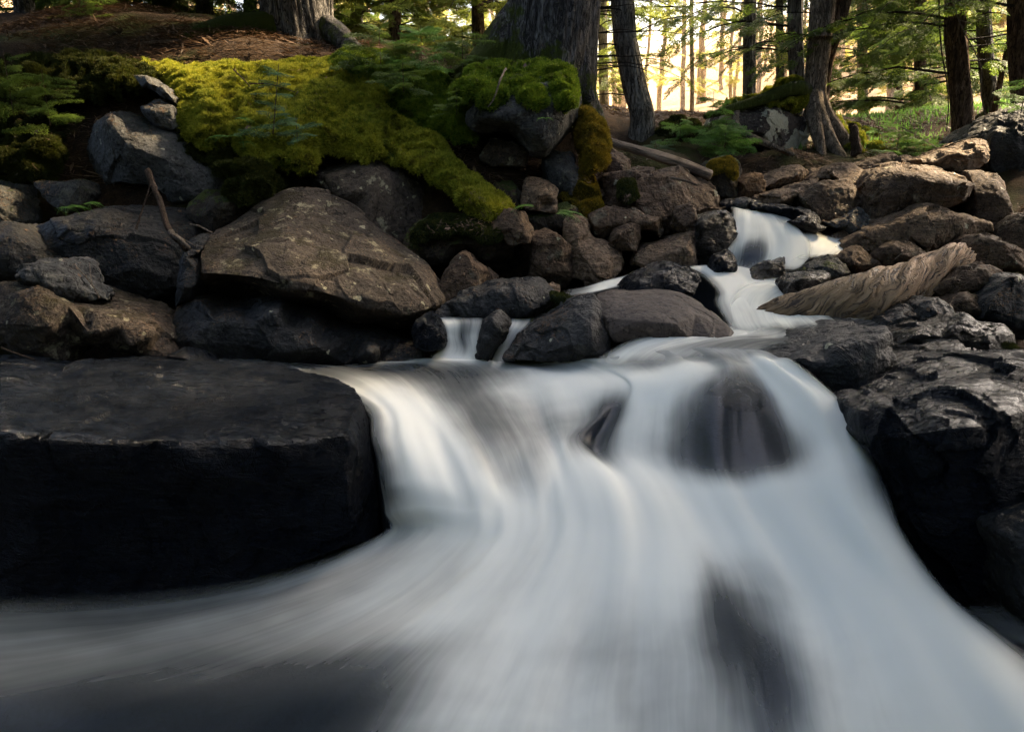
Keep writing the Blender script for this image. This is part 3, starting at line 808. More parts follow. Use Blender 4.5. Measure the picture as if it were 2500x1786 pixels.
rock('dim mossy rock left of the cream-lichened boulder',
 [(1600,340),(1615,300),(1660,285),(1720,290),(1740,320),(1720,350),(1640,360)], 8.9, 'mossrock', name='rock', cat='rock')
rock('wet bulge of rock under the middle veil of the main cascade',
 [(1640,1150),(1665,1000),(1695,948),(1740,925),(1800,920),(1860,942),(1905,1000),(1940,1080),(1955,1150)], 3.92, 'wet', tilt=.35, bulge=.3, thick=.6, lump=.02, chip=.02, level=5)
rock('wet wedge of rock under the left veil of the main cascade',
 [(1410,1120),(1440,1030),(1480,960),(1530,935),(1560,950),(1565,1030),(1570,1120)], 4.2, 'wet', tilt=.35, bulge=.25, thick=.4, lump=.02, chip=.02, name='rock', cat='rock')

# small loose stones filling gaps between the boulders
rs = np.random.default_rng(5)
STN = [(1790,470,7.5,22,'tan','pale pebble-sized stone beside the orange-faced block'),
 (1780,500,7.1,20,'wet','black cobble just left of the waterfall lip'),
 (1815,496,7.0,20,'grey','grey cobble in the crack behind the waterfall lip'),
 (1842,500,6.95,16,'wet','wet black cobble touching the waterfall lip'),
 (2385,600,6.0,20,'brown','brown cobble above the streaked boulder'),
 (2275,1420,3.0,0,'wet',''),
 (1400,740,5.1,16,'grey','light cobble in the notch above the angular dark boulder'),
 (1372,738,5.15,12,'grey','smaller light cobble in the notch above the angular dark boulder'),
 (1345,705,5.7,22,'tan','light cobble at the left shore of the little side pool'),
 (120,470,6.2,0,'dark',''),(2230,775,5.0,14,'dark','dark cobble between the ribbed rock and the flat-topped rock'),
 (1455,470,7.0,20,'brown','brown cobble left of the needle-strewn boulder'),
 (1420,520,6.6,18,'tan','tan cobble under the ochre moss tufts'),
 (2055,425,7.6,18,'tan','tan cobble behind the grey-flanked boulder'),
 (2215,395,7.7,20,'brown','brown cobble above the biggest right boulder')]
for k, (x, y, d, r, m, lab) in enumerate(STN):
    if not r: continue
    a = np.linspace(0, 2 * math.pi, 9)[:-1] + rs.uniform(-.2, .2, 8)
    rock(lab, [(x + r * 1.2 * math.cos(t) * rs.uniform(.8, 1.2), y + r * .8 * math.sin(t) * rs.uniform(.8, 1.2)) for t in a], d, m, name='stone', cat='stone', seed=k)

# ------------------------------------------------------------------ water
def crom(A, n):
    """Catmull-Rom upsample of array A (m, ...) along axis 0 to (m-1)*n+1 samples"""
    m = len(A)
    Ap = np.concatenate([2 * A[:1] - A[1:2], A, 2 * A[-1:] - A[-2:-1]])
    out = []
    t = (np.arange(n) / n).reshape((n,) + (1,) * (A.ndim - 1))
    for i in range(m - 1):
        p0, p1, p2, p3 = Ap[i], Ap[i + 1], Ap[i + 2], Ap[i + 3]
        out.append(.5 * (2 * p1 + (p2 - p0) * t + (2 * p0 - 5 * p1 + 4 * p2 - p3) * t ** 2 + (3 * p1 - p0 - 3 * p2 + p3) * t ** 3))
    return np.concatenate(out + [A[-1:]])

CACHE = {}
def flow(name, streams, mat='water', na=14, nl=16, fade=(.5, .5, .3, .3), bed=None, wob=.012, label=None, seed=0, sub=None, amax=1.):
    """sheet of water: streams = list of streamlines, each a list of (px, py, depth, foam)"""
    A = np.array([[np.append(P(p[0], p[1], p[2]), p[3]) for p in s] for s in streams])
    A = crom(A, na)
    A = np.swapaxes(crom(np.swapaxes(A, 0, 1), nl), 0, 1)
    if sub:                                    # only a window of the main sheet, lifted off it
        A = np.concatenate([CACHE['main'], A[..., 3:]], -1)
        i0, i1, j0, j1, lift = sub
        A = A[int(i0 * na):int(i1 * na) + 1, int(j0 * nl):int(j1 * nl) + 1]
        A[..., 1] -= lift * .7
        A[..., 2] += lift * .7
        streams = [[0] * (int(j1 - j0) + 1)] * (int(i1 - i0) + 1)
    ns, nt_ = A.shape[:2]
    X, foam = A[..., :3].copy(), np.clip(A[..., 3], 0, 1)
    foam = np.clip(foam + .1 * np.clip((foam - .3) / .3, 0, 1), 0, 1)
    # metric flow coordinates
    dl = np.linalg.norm(np.diff(X, axis=1), axis=2).mean(0)
    vl = np.concatenate([[0], np.cumsum(dl)])
    da = np.linalg.norm(np.diff(X, axis=0), axis=2).mean(1)
    ua = np.concatenate([[0], np.cumsum(da)])
    U, Vv = np.meshgrid(ua, vl, indexing='ij')
    q = np.stack([U.ravel() * 9, Vv.ravel() * 1.6, np.full(U.size, seed * 3.3)], 1)
    dz = (vnoise(q, seed) * wob + vnoise(q * np.array((.35, .8, 1)), seed + 1) * wob * 2.0).reshape(ns, nt_)
    X[..., 2] += np.abs(dz) if sub else dz
    if not CACHE: CACHE['main'] = X.copy()
    i = np.linspace(0, 1, ns)[:, None] * (len(streams) - 1)
    j = np.linspace(0, 1, nt_)[None, :] * (len(streams[0]) - 1)
    def f(x, w): return np.clip(x / w, 0, 1) if w > 0 else np.ones_like(x)
    e = f(i, fade[0]) * f(len(streams) - 1 - i, fade[1]) * f(j, fade[2]) * f(len(streams[0]) - 1 - j, fade[3])
    e = e * e * (3 - 2 * e) * amax
    k = (np.arange(ns - 1)[:, None] * nt_ + np.arange(nt_ - 1)[None, :]).ravel()
    F = np.stack([k, k + nt_, k + nt_ + 1, k + 1], 1)
    me = mesh_np(name, X.reshape(-1, 3), F, M[mat])
    for nm, arr in (('foam', foam), ('edge', e)):
        a = me.attributes.new(nm, 'FLOAT', 'POINT')
        a.data.foreach_set('value', arr.astype(np.float32).ravel())
    uvl = me.uv_layers.new(name='uv')
    uvs = np.stack([U.ravel() + seed * 1.7, Vv.ravel()], 1)[F.ravel()]
    uvl.data.foreach_set('uv', uvs.astype(np.float32).ravel())
    o = link(name, me)
    tag(o, label, None, None, 'structure')
    if bed:
        B = X.reshape(-1, 3).copy()
        N = normals(B, np.concatenate([F[:, [0, 1, 2]], F[:, [0, 2, 3]]]))
        N *= np.sign(N[:, 2:3] + 1e-9)
        B[:, 2] -= bed * .8; B[:, 1] += bed * .7
        B[:, 2] -= (1 - e.ravel()) * bed * 2.5
        B += N * (fbm(B, 3, 3, .5, seed)[:, None] * .012)
        link('stream_bed', mesh_np('stream_bed', B, F, M['bed']))['kind'] = 'structure'
    return o

# main cascade: pool -> lip -> fall -> plateau -> ridge -> lower fall. stages per streamline:
# far pool, pool, lip, mid, foot, plateau, ridge, down, down, below the frame
MAIN = [
 [(380,893,5,0.15),(600,925,4.5,0.2),(860,985,3.95,0.25),(905,1080,3.62,0.3),(925,1180,3.5,0.3),(935,1250,3.42,0.3),(930,1300,3.38,0.4),(720,1372,3.3,0.3),(380,1428,3.24,0.3),(-200,1458,3.2,0.25)],
 [(480,890,5.05,0.2),(720,915,4.6,0.2),(905,985,3.95,0.4),(925,1080,3.6,0.3),(940,1180,3.42,0.3),(955,1250,3.38,0.55),(960,1310,3.35,0.55),(720,1420,3.25,0.48),(340,1500,3.15,0.4),(-200,1545,3.05,0.38)],
 [(620,886,5.05,0.25),(830,910,4.7,0.2),(955,985,4,0.85),(985,1080,3.6,0.85),(1010,1180,3.38,0.75),(1025,1250,3.3,0.85),(1020,1320,3.25,0.62),(780,1450,3.08,0.5),(380,1560,2.98,0.42),(-200,1640,2.85,0.36)],
 [(740,884,5,0.3),(920,900,4.75,0.2),(1015,985,4.1,0.8),(1065,1080,3.65,0.95),(1105,1180,3.38,1),(1125,1250,3.26,0.9),(1100,1330,3.15,0.73),(880,1480,2.92,0.58),(440,1650,2.75,.2),(-150,1800,2.6,.12)],
 [(860,882,5,0.5),(1000,898,4.8,0.25),(1080,975,4.2,0.5),(1140,1070,3.7,0.6),(1185,1170,3.4,0.8),(1200,1250,3.24,0.85),(1180,1330,3.1,0.78),(1000,1500,2.8,0.55),(660,1715,2.52,.14),(200,1980,2.3,.1)],
 [(960,881,5,0.7),(1080,898,4.8,0.3),(1150,970,4.25,0.35),(1210,1060,3.75,0.35),(1250,1160,3.45,0.55),(1270,1240,3.26,0.85),(1250,1330,3.08,0.81),(1110,1500,2.78,0.68),(900,1700,2.48,0.22),(680,1950,2.2,0.1)],
 [(1060,881,5,0.75),(1160,900,4.78,0.35),(1230,965,4.3,0.5),(1280,1050,3.85,0.45),(1310,1140,3.5,0.6),(1330,1230,3.28,0.8),(1320,1330,3.06,0.79),(1210,1500,2.76,0.73),(1080,1700,2.46,0.58),(960,1950,2.18,0.53)],
 [(1180,882,4.95,0.7),(1260,900,4.74,0.5),(1310,955,4.35,0.7),(1340,1040,3.95,0.5),(1365,1110,3.65,0.75),(1390,1210,3.32,0.95),(1400,1320,3.08,0.85),(1330,1500,2.75,0.75),(1240,1700,2.45,0.63),(1160,1950,2.16,0.58)],
 [(1300,884,4.9,0.6),(1360,898,4.7,0.6),(1400,940,4.35,0.85),(1430,1030,3.97,0.45),(1395,1090,3.74,0.4),(1450,1185,3.36,0.98),(1480,1310,3.08,0.91),(1450,1490,2.75,0.75),(1400,1700,2.44,0.63),(1360,1950,2.15,0.58)],
 [(1380,876,4.8,0.6),(1440,890,4.62,0.6),(1520,935,4.2,0.7),(1490,1010,3.98,0.12),(1450,1090,3.76,0.15),(1520,1180,3.38,0.98),(1560,1300,3.1,0.93),(1560,1480,2.76,0.73),(1550,1700,2.44,0.55),(1540,1950,2.15,0.53)],
 [(1470,870,4.62,0.5),(1510,895,4.42,0.55),(1550,928,4.14,0.85),(1545,1000,3.92,0.75),(1530,1095,3.68,0.65),(1590,1185,3.36,1),(1640,1300,3.1,0.95),(1660,1480,2.76,0.68),(1680,1700,2.44,0.53),(1690,1950,2.15,0.53)],
 [(1540,862,4.58,0.45),(1580,890,4.38,0.5),(1620,922,4.1,0.85),(1612,1000,3.88,0.65),(1603,1100,3.62,0.6),(1655,1195,3.34,0.97),(1710,1310,3.08,0.81),(1760,1480,2.77,0.25),(1800,1700,2.45,0.3),(1830,1950,2.15,0.53)],
 [(1610,852,4.56,0.4),(1650,872,4.4,0.4),(1692,898,4.16,0.8),(1682,985,3.86,0.42),(1688,1110,3.55,0.3),(1730,1205,3.3,0.95),(1790,1320,3.06,0.83),(1850,1480,2.78,0.38),(1900,1690,2.46,0.2),(1940,1950,2.15,0.53)],
 [(1690,848,4.54,0.35),(1730,870,4.36,0.35),(1770,895,4.12,0.45),(1775,962,3.84,0.1),(1780,1105,3.5,0.1),(1815,1205,3.28,0.95),(1880,1320,3.05,0.93),(1960,1480,2.78,0.75),(2020,1680,2.46,0.63),(2080,1950,2.15,0.63)],
 [(1755,850,4.48,0.3),(1795,872,4.3,0.4),(1832,900,4.08,0.5),(1868,985,3.8,0.12),(1892,1100,3.5,0.1),(1905,1190,3.28,0.95),(1975,1300,3.06,0.97),(2060,1460,2.8,0.88),(2150,1670,2.48,0.78),(2240,1950,2.15,0.73)],
 [(1800,850,4.45,0.3),(1830,872,4.28,0.5),(1862,896,4.06,0.9),(1925,985,3.78,0.85),(1975,1098,3.52,0.6),(1995,1180,3.3,0.9),(2050,1290,3.08,0.95),(2150,1440,2.82,0.91),(2270,1650,2.5,0.85),(2400,1950,2.15,0.78)],
 [(1840,852,4.4,0.3),(1868,872,4.24,0.5),(1902,892,4.04,1),(1995,970,3.78,1),(2055,1085,3.54,0.95),(2080,1170,3.32,0.8),(2120,1280,3.08,0.88),(2225,1430,2.84,0.88),(2380,1630,2.52,0.85),(2560,1900,2.2,0.78)],
 [(1870,856,4.36,0.3),(1898,872,4.2,0.4),(1935,890,4.02,0.75),(2048,985,3.78,0.85),(2110,1095,3.56,0.85),(2148,1190,3.38,0.4),(2180,1290,3.12,0.8),(2290,1440,2.88,0.81),(2450,1590,2.6,0.83),(2680,1820,2.3,0.78)],
 [(1890,860,4.33,0.1),(1915,872,4.2,0.15),(1952,888,4.04,0.2),(2082,1000,3.8,0.3),(2142,1112,3.58,0.4),(2182,1205,3.4,0.3),(2215,1300,3.2,0.6),(2330,1450,2.95,0.65),(2500,1570,2.68,0.73),(2800,1760,2.4,0.73)]
]
flow('water', MAIN, fade=(.7, 1.5, .35, .0), bed=.10, wob=.014, seed=1, na=12, nl=20)
# channel above the cascade, fed from the right
flow('water', [
 [(1880,655,5.95,.8),(1800,690,5.7,.8),(1770,735,5.4,.7),(1775,790,5.05,.55),(1700,822,4.84,.8),(1560,828,4.75,.85),(1470,866,4.64,.8),(1420,900,4.5,.6)],
 [(1935,690,5.8,.7),(1860,720,5.55,.7),(1840,760,5.28,.65),(1830,795,5.05,.5),(1780,818,4.84,.75),(1660,830,4.72,.75),(1570,858,4.58,.7),(1520,905,4.36,.6)],
 [(1990,735,5.5,.6),(1930,750,5.4,.7),(1900,778,5.2,.7),(1890,798,5.02,.55),(1840,815,4.86,.6),(1740,830,4.7,.55),(1650,856,4.54,.5),(1590,900,4.32,.6)],
 [(2060,758,5.3,.3),(2000,768,5.25,.55),(1960,785,5.12,.7),(1940,802,4.98,.5),(1890,818,4.82,.4),(1810,828,4.68,.35),(1740,852,4.5,.3),(1680,890,4.3,.5)],
 [(2120,768,5.2,.2),(2070,776,5.15,.4),(2030,788,5.05,.5),(2000,800,4.95,.4),(1950,818,4.8,.25),(1870,832,4.62,.25),(1815,852,4.44,.3),(1770,884,4.26,.5)],
 [(2170,778,5.1,.2),(2130,786,5.05,.35),(2100,796,4.96,.4),(2060,806,4.86,.3),(2000,822,4.66,.2),(1930,840,4.5,.2),(1880,856,4.36,.3),(1850,878,4.22,.5)],
], mat='veil', fade=(.6, .8, .9, .9), bed=.08, wob=.012, seed=2)
# stream from the upper pool past the black rock to the channel
flow('water', [
 [(1640,662,6.15,.3),(1690,668,6.05,.7),(1720,690,5.85,.7),(1745,720,5.6,.7),(1740,745,5.4,.7),(1770,790,5.05,.6),(1790,822,4.85,.6)],
 [(1700,655,6.2,.9),(1745,668,6.05,.95),(1780,690,5.85,.9),(1800,718,5.6,.85),(1810,750,5.35,.75),(1830,790,5.05,.6),(1850,820,4.85,.6)],
 [(1780,652,6.2,1.),(1820,665,6.05,1.),(1850,690,5.85,.95),(1870,718,5.6,.85),(1880,750,5.35,.8),(1900,785,5.08,.7),(1920,815,4.86,.5)],
 [(1870,652,6.2,1.),(1890,668,6.0,.9),(1910,695,5.78,.7),(1930,725,5.5,.7),(1950,752,5.32,.7),(1980,780,5.1,.7),(2000,806,4.9,.4)],
 [(1930,655,6.15,.7),(1940,680,5.9,.5),(1945,705,5.72,.5),(1975,735,5.45,.5),(2020,758,5.28,.5),(2060,780,5.1,.4),(2080,802,4.92,.3)],
], mat='veil', fade=(.6, .6, .4, .9), bed=.08, wob=.014, seed=3)
# upper waterfall
flow('water', [
 [(1775,505,7.2,.1),(1785,520,6.75,.3),(1778,560,6.5,.5),(1762,600,6.35,.5),(1745,640,6.22,.45),(1735,662,6.15,.6)],
 [(1800,503,7.2,.3),(1808,518,6.75,.7),(1805,560,6.48,.9),(1795,605,6.3,.55),(1785,640,6.2,.45),(1775,665,6.1,.8)],
 [(1830,503,7.2,.4),(1838,518,6.75,.9),(1848,560,6.45,.75),(1842,605,6.25,.12),(1838,640,6.15,.25),(1825,668,6.05,.9)],
 [(1860,504,7.2,.3),(1870,522,6.75,.7),(1895,565,6.45,.95),(1905,605,6.25,1.),(1895,640,6.1,1.),(1880,668,6.0,1.)],
 [(1885,508,7.1,.2),(1905,530,6.75,.5),(1935,570,6.45,.8),(1950,600,6.28,.9),(1945,635,6.1,.95),(1935,660,6.0,.9)],
 [(1905,512,7.0,.1),(1935,540,6.72,.5),(1965,575,6.46,.9),(1985,598,6.3,.85),(1985,622,6.15,.85),(1975,640,6.05,.7)],
], mat='veil', fade=(.5, .7, .4, .7), bed=.05, wob=.014, seed=4)
flow('water', [
 [(1950,560,6.6,.5),(1940,590,6.4,.9),(1930,620,6.2,.9),(1920,640,6.05,.8)],
 [(1985,560,6.6,.7),(1985,585,6.42,.95),(1985,610,6.22,.9),(1975,632,6.08,.7)],
 [(2030,572,6.55,.6),(2030,592,6.4,.9),(2020,610,6.25,.8),(2005,625,6.12,.7)],
 [(2075,578,6.5,.5),(2070,596,6.38,.75),(2050,610,6.25,.7),(2030,622,6.15,.5)],
 [(2120,588,6.4,.2),(2105,598,6.34,.3),(2080,608,6.28,.3),(2050,620,6.2,.3)],
], mat='veil', fade=(.9, .7, .7, .7), bed=.04, wob=.015, seed=5)
# little side pool and run left of the black rock
flow('water', [
 [(1580,655,6.3,.4),(1530,668,6.2,.7),(1480,682,6.0,.5),(1430,700,5.8,.3),(1370,712,5.65,.2)],
 [(1575,672,6.15,.7),(1530,685,6.0,.9),(1480,700,5.82,.9),(1430,712,5.66,.4),(1370,722,5.55,.2)],
 [(1560,690,5.9,.6),(1520,702,5.78,.8),(1470,714,5.62,.7),(1420,724,5.5,.4),(1370,732,5.45,.2)],
], fade=(.4, .6, .4, .5), bed=.06, wob=.008, seed=6)
# small side falls
flow('water', [
 [(1050,772,5.3,.3),(1075,785,5.14,.5),(1085,815,5.08,.45),(1080,845,5.04,.5),(1050,868,4.99,.9),(1038,897,4.88,.6)],
 [(1085,770,5.3,.2),(1105,786,5.14,.7),(1108,820,5.08,.65),(1110,850,5.04,.7),(1090,874,4.99,.95),(1078,897,4.88,.6)],
 [(1120,770,5.3,.15),(1132,784,5.14,.35),(1130,820,5.08,.3),(1135,850,5.04,.5),(1125,877,4.99,.9),(1113,897,4.88,.6)],
 [(1160,770,5.3,.2),(1165,786,5.14,.4),(1158,820,5.08,.6),(1160,850,5.04,.7),(1160,878,4.99,.8),(1148,897,4.88,.6)],
 [(1185,770,5.3,.1),(1180,790,5.14,.3),(1172,820,5.08,.4),(1172,850,5.04,.4),(1180,880,4.99,.5),(1168,897,4.88,.6)],
], mat='veil', fade=(.5, .4, .3, .4), bed=.05, wob=.006, seed=8)
flow('water', [
 [(1240,770,5.3,.3),(1242,790,5.14,.6),(1225,825,5.08,.4),(1205,860,5.04,.5),(1195,882,4.99,.7),(1183,897,4.88,.6)],
 [(1275,772,5.3,.3),(1265,792,5.14,.6),(1240,825,5.08,.75),(1222,860,5.04,.75),(1215,884,4.99,.7),(1203,897,4.88,.6)],
 [(1320,772,5.3,.3),(1295,796,5.14,.4),(1262,830,5.08,.25),(1245,862,5.04,.4),(1235,886,4.99,.4),(1223,897,4.88,.6)],
], mat='veil', fade=(.4, .5, .3, .4), bed=.04, wob=.006, seed=9)
# chute right of the wedge slab
flow('water', [
 [(2170,806,4.9,.2),(2180,850,4.6,.4),(2188,880,4.4,.5),(2140,930,4.15,.5),(2090,975,3.9,.6),(2070,1010,3.75,.5)],
 [(2230,812,4.9,.3),(2215,850,4.58,.5),(2205,880,4.38,.75),(2165,925,4.12,.55),(2120,970,3.88,.5),(2100,1010,3.7,.4)],
 [(2300,806,4.9,.2),(2260,850,4.55,.3),(2225,882,4.36,.6),(2190,925,4.1,.4),(2150,975,3.85,.25),(2120,1015,3.66,.2)],
], mat='veil', fade=(.5, .6, .3, .4), bed=.05, wob=.01, seed=10)
# dark calm water at the lower right corner and the shaded pool under the left rocks
flow('water', [
 [(2300,1470,3.1,.15),(2400,1540,2.85,.25),(2560,1620,2.6,.3)],
 [(2420,1470,3.05,.2),(2500,1530,2.8,.25),(2660,1600,2.6,.3)],
 [(2640,1460,3.0,.1),(2700,1520,2.8,.1),(2800,1580,2.6,.2)],
], fade=(.6, .3, .3, .3), bed=.06, wob=.012, seed=11)
flow('water', [
 [(330,880,5.1,.05),(450,872,5.0,.15),(560,868,5.0,.1),(760,870,5.05,.1)],
 [(330,895,4.9,.05),(480,888,4.8,.4),(600,893,4.8,.45),(780,893,4.85,.3)],
 [(330,915,4.6,.05),(500,905,4.6,.2),(650,915,4.55,.3),(800,920,4.55,.2)],
], fade=(.4, .5, .3, .5), bed=.06, wob=.004, seed=12)

# ------------------------------------------------------------------ tubes, trees, foliage
def tube(path, radii, seg=16, bark=0., seed=0, flare=0., cap=True, squash=None, ribs=0):
    """tapered tube along path (n,3) with bark relief; returns V, F(quads)"""
    path = np.asarray(path, float)
    radii = np.asarray(radii, float)
    n = len(path)
    T = np.gradient(path, axis=0)
    T /= np.linalg.norm(T, axis=1, keepdims=True) + 1e-9
    ref = np.array((1., 0, 0)) if abs(T[0, 0]) < .8 else np.array((0, 1., 0))
    A = np.cross(T, ref)
    A /= np.linalg.norm(A, axis=1, keepdims=True)
    B = np.cross(T, A)
    th = np.linspace(0, 2 * math.pi, seg, endpoint=False)
    R = np.repeat(radii[:, None], seg, 1)
    if bark or flare:
        L = np.concatenate([[0], np.cumsum(np.linalg.norm(np.diff(path, axis=0), axis=1))])
        q = np.stack([np.cos(th)[None] * 3 + 0 * L[:, None], np.sin(th)[None] * 3 + 0 * L[:, None], L[:, None] * .8 + 0 * th[None]], -1).reshape(-1, 3)
        big = fbm(q * .8, 1, 2, .5, seed).reshape(n, seg)
        q2 = q * np.array((4, 4, 2.2))
        gr = 1 - np.abs(fbm(q2, 1, 3, .5, seed + 3)).reshape(n, seg) * 2
        R = R * (1 + big * .12) + gr * bark
        if flare:
            lob = .5 + .5 * np.cos(th * 5 + seed + .6 * np.sin(th * 2))
            fl = np.exp(-L / (radii[0] * 1.3))[:, None]
            R = R * (1 + fl * flare * (.35 + lob[None] * .9))
    V = path[:, None, :] + A[:, None, :] * (R * np.cos(th))[..., None] + B[:, None, :] * (R * np.sin(th))[..., None]
    V = V.reshape(-1, 3)
    i = np.arange(n - 1)[:, None] * seg
    j = np.arange(seg)[None]
    k = (j + 1) % seg
    F = np.stack([i + j, i + k, i + seg + k, i + seg + j], -1).reshape(-1, 4)
    return V, F

class Geo:
    def __init__(s): s.V, s.F, s.n = [], [], 0
    def add(s, V, F):
        s.V.append(V); s.F.append(F + s.n); s.n += len(V)
    def arr(s): return np.concatenate(s.V), np.concatenate(s.F)

def spray_template(rng, ntw=9, nlf=5, lw=.075, ll=.12, droop=.12):
    """flat hemlock spray of unit length along +X in the XY plane, each leaflet one quad"""
    V, F = [], []
    def leaf(p, dirn, L, W):
        side = np.array((-dirn[1], dirn[0], 0)) * W
        up = np.array((0, 0, rng.normal() * .02))
        k = len(V)
        V.extend([p, p + dirn * L * .5 + side + up, p + dirn * L, p + dirn * L * .5 - side + up])
        F.append((k, k + 1, k + 2, k + 3))
    for t in np.linspace(.06, 1, ntw):
        z = -droop * t * t
        for sgn in (-1, 1):
            a = sgn * math.radians(rng.uniform(38, 60))
            L = .42 * (1 - t * .75) * rng.uniform(.7, 1.15)
            d = np.array((math.cos(a), math.sin(a), -.12))
            b = np.array((t, 0, z))
            for u in np.linspace(.12, 1, nlf):
                p = b + d * L * u + np.array((0, 0, -.08 * u * u * L * 3)) + rng.normal(size=3) * .006
                for s2 in (-1, 1):
                    a2 = a + s2 * math.radians(rng.uniform(30, 65))
                    leaf(p, np.array((math.cos(a2), math.sin(a2), rng.normal() * .25 - .1)), ll * rng.uniform(.6, 1.2), lw * .3)
            leaf(b + d * L, d, ll, lw * .3)
    return np.array(V), np.array(F)
_r = np.random.default_rng(3)
SPR = [spray_template(_r) for _ in range(4)]
SPRL = [spray_template(_r, 5, 3, .17, .2) for _ in range(3)]
SPRH = [spray_template(_r, 14, 8, .035, .065) for _ in range(3)]

def place(geo, rnds, tmpl, p, dirn, size, roll, rng):
    V, F = tmpl
    x = dirn / (np.linalg.norm(dirn) + 1e-9)
    y = np.cross((0, 0, 1.), x); y /= np.linalg.norm(y) + 1e-9
    z = np.cross(x, y)
    c, s_ = math.cos(roll), math.sin(roll)
    y, z = y * c + z * s_, z * c - y * s_
    geo.add(p + (V[:, :1] * x + V[:, 1:2] * y + V[:, 2:] * z) * size, F)
    rnds.append(np.full(len(V), rng.uniform()) * .7 + rng.uniform(0, .3, len(V)))

def rnd_attr(me, r):
    a = me.attributes.new('rnd', 'FLOAT', 'POINT')
    a.data.foreach_set('value', np.concatenate(r).astype(np.float32))

def limb_path(p, az, L, rise, droop, rng, n=9):
    t = np.linspace(0, 1, n)
    az2 = az + np.cumsum(rng.normal(0, .05, n))
    dx = np.cos(az2) * L / n
    dy = np.sin(az2) * L / n
    z = rise * L * t - droop * L * t ** 2 + np.cumsum(rng.normal(0, .008 * L, n))
    return np.stack([p[0] + np.cumsum(dx), p[1] + np.cumsum(dy), p[2] + z], 1)

def add_limb(gb, gf, rn, p, az, L, rise, droop, rng, tm, ssize, dens=1., r0=None):
    q = limb_path(p, az, L, rise, droop, rng)
    q[0] = p
    r0 = r0 or L * .0065 + .003
    gb.add(*tube(q, np.linspace(r0, .002, len(q)), 5))
    if gf is None: return
    D = np.gradient(q, axis=0)
    m = max(3, int(L / ssize * 2.3 * dens))
    for u in np.linspace(.18, 1, m):
        f = u * (len(q) - 1)
        i = min(int(f), len(q) - 2)
        pt = q[i] * (1 - f + i) + q[i + 1] * (f - i)
        dd = D[i] / np.linalg.norm(D[i])
        for sg in (-1, 1):
            if rng.uniform() > .92 * min(dens, 1): continue
            a = sg * math.radians(rng.uniform(25, 75))
            v = np.array((dd[0] * math.cos(a) - dd[1] * math.sin(a), dd[0] * math.sin(a) + dd[1] * math.cos(a), -.22 + rng.normal() * .18))
            place(gf, rn, tm[rng.integers(len(tm))], pt, v, ssize * rng.uniform(.7, 1.25) * (1.1 - .4 * u), rng.normal() * .35, rng)
    place(gf, rn, tm[0], q[-1], D[-1] + np.array((0, 0, -.02)), ssize, 0, rng)

def tree(name, label, base, top, rb, rt, d, bark='bark', H=8., cat='tree', group=None, limbs=(), leaf='needle', seed=0, bend=None,
         flare=.4, seg=64, dtop=None, relief=.012, ssize=.35, tm=None, moss=None, sink=.35, dead=0, deadrange=(.3, 3.), rn_az=None):
    """base/top: photo pixels of the trunk's foot and of its point at the frame's top edge; limbs: dicts"""
    rng = np.random.default_rng(seed + 100)
    p0 = P(base[0], base[1], d)
    p1 = P(top[0], top[1], dtop or d)
    mid = [P(b[0], b[1], d) for b in (bend or [])]
    key = np.array([p0 - np.array((0, 0, sink))] + [p0] + mid + [p1])
    dirn = (p1 - (mid[-1] if mid else p0))
    dirn /= np.linalg.norm(dirn)
    dirn = dirn * .75 + np.array((0, 0, .25)); dirn /= np.linalg.norm(dirn)
    need = max(H - (p1[2] - p0[2]), .5)
    key = np.concatenate([key, [p1 + dirn * need * .5, p1 + dirn * need]])
    path = crom(key, 10)
    L = np.concatenate([[0], np.cumsum(np.linalg.norm(np.diff(path, axis=0), axis=1))])
    tot = L[-1]
    m = int(tot / .07)
    s_ = np.linspace(0, tot, m)
    path = np.stack([np.interp(s_, L, path[:, k]) for k in range(3)], 1)
    l1 = np.linalg.norm(p1 - p0) + sink
    rr = np.interp(s_, [0, sink, l1, tot], [rb * 1.05, rb, rt, max(rt * .35, .02)])
    e = bpy.data.objects.new(name, None)
    COL.objects.link(e)
    e.location = p0
    tag(e, label, cat, group)
    V, F = tube(path - p0, rr, seg, bark=relief, seed=seed, flare=flare)
    link('trunk', mesh_np('trunk', V, F, M[bark]), e)
    gb, gf, rn = Geo(), Geo(), []
    few = sum(l['n'] for l in limbs) + dead <= 40
    def at(z):
        k = np.searchsorted(path[:, 2], z)
        k = min(max(k, 1), m - 2)
        return path[k] - p0, rr[k]
    for lb in limbs:
        n = lb['n']
        for q in range(n):
            z = p0[2] + rng.uniform(*lb['z'])
            pt, r = at(z)
            az = math.radians(rng.uniform(*lb['az']))
            Lb = rng.uniform(*lb['L'])
            add_limb(gb, gf, rn, pt, az, Lb, lb.get('rise', .25), lb.get('droop', .45), rng, tm or SPR, lb.get('ss', ssize), lb.get('dens', 1.))
    for q in range(dead):
        z = p0[2] + rng.uniform(*deadrange)
        pt, r = at(z)
        az = math.radians(rng.uniform(*(rn_az or (0, 360))))
        add_limb(gb, None, None, pt, az, rng.uniform(.4, 1.3), rng.uniform(-.1, .3), rng.uniform(0, .5), rng, None, 1, r0=.008)
    if gb.n and few:
        for v_, f_ in zip(gb.V, gb.F): link('branch', mesh_np('branch', v_, f_ - f_.min(), M['twigdark']), e)
    elif gb.n: link('branches', mesh_np('branches', *gb.arr(), M['twigdark']), e)
    if gf.n:
        me = mesh_np('foliage', *gf.arr(), M[leaf], shade=False)
        rnd_attr(me, rn)
        link('foliage', me, e)
    return e

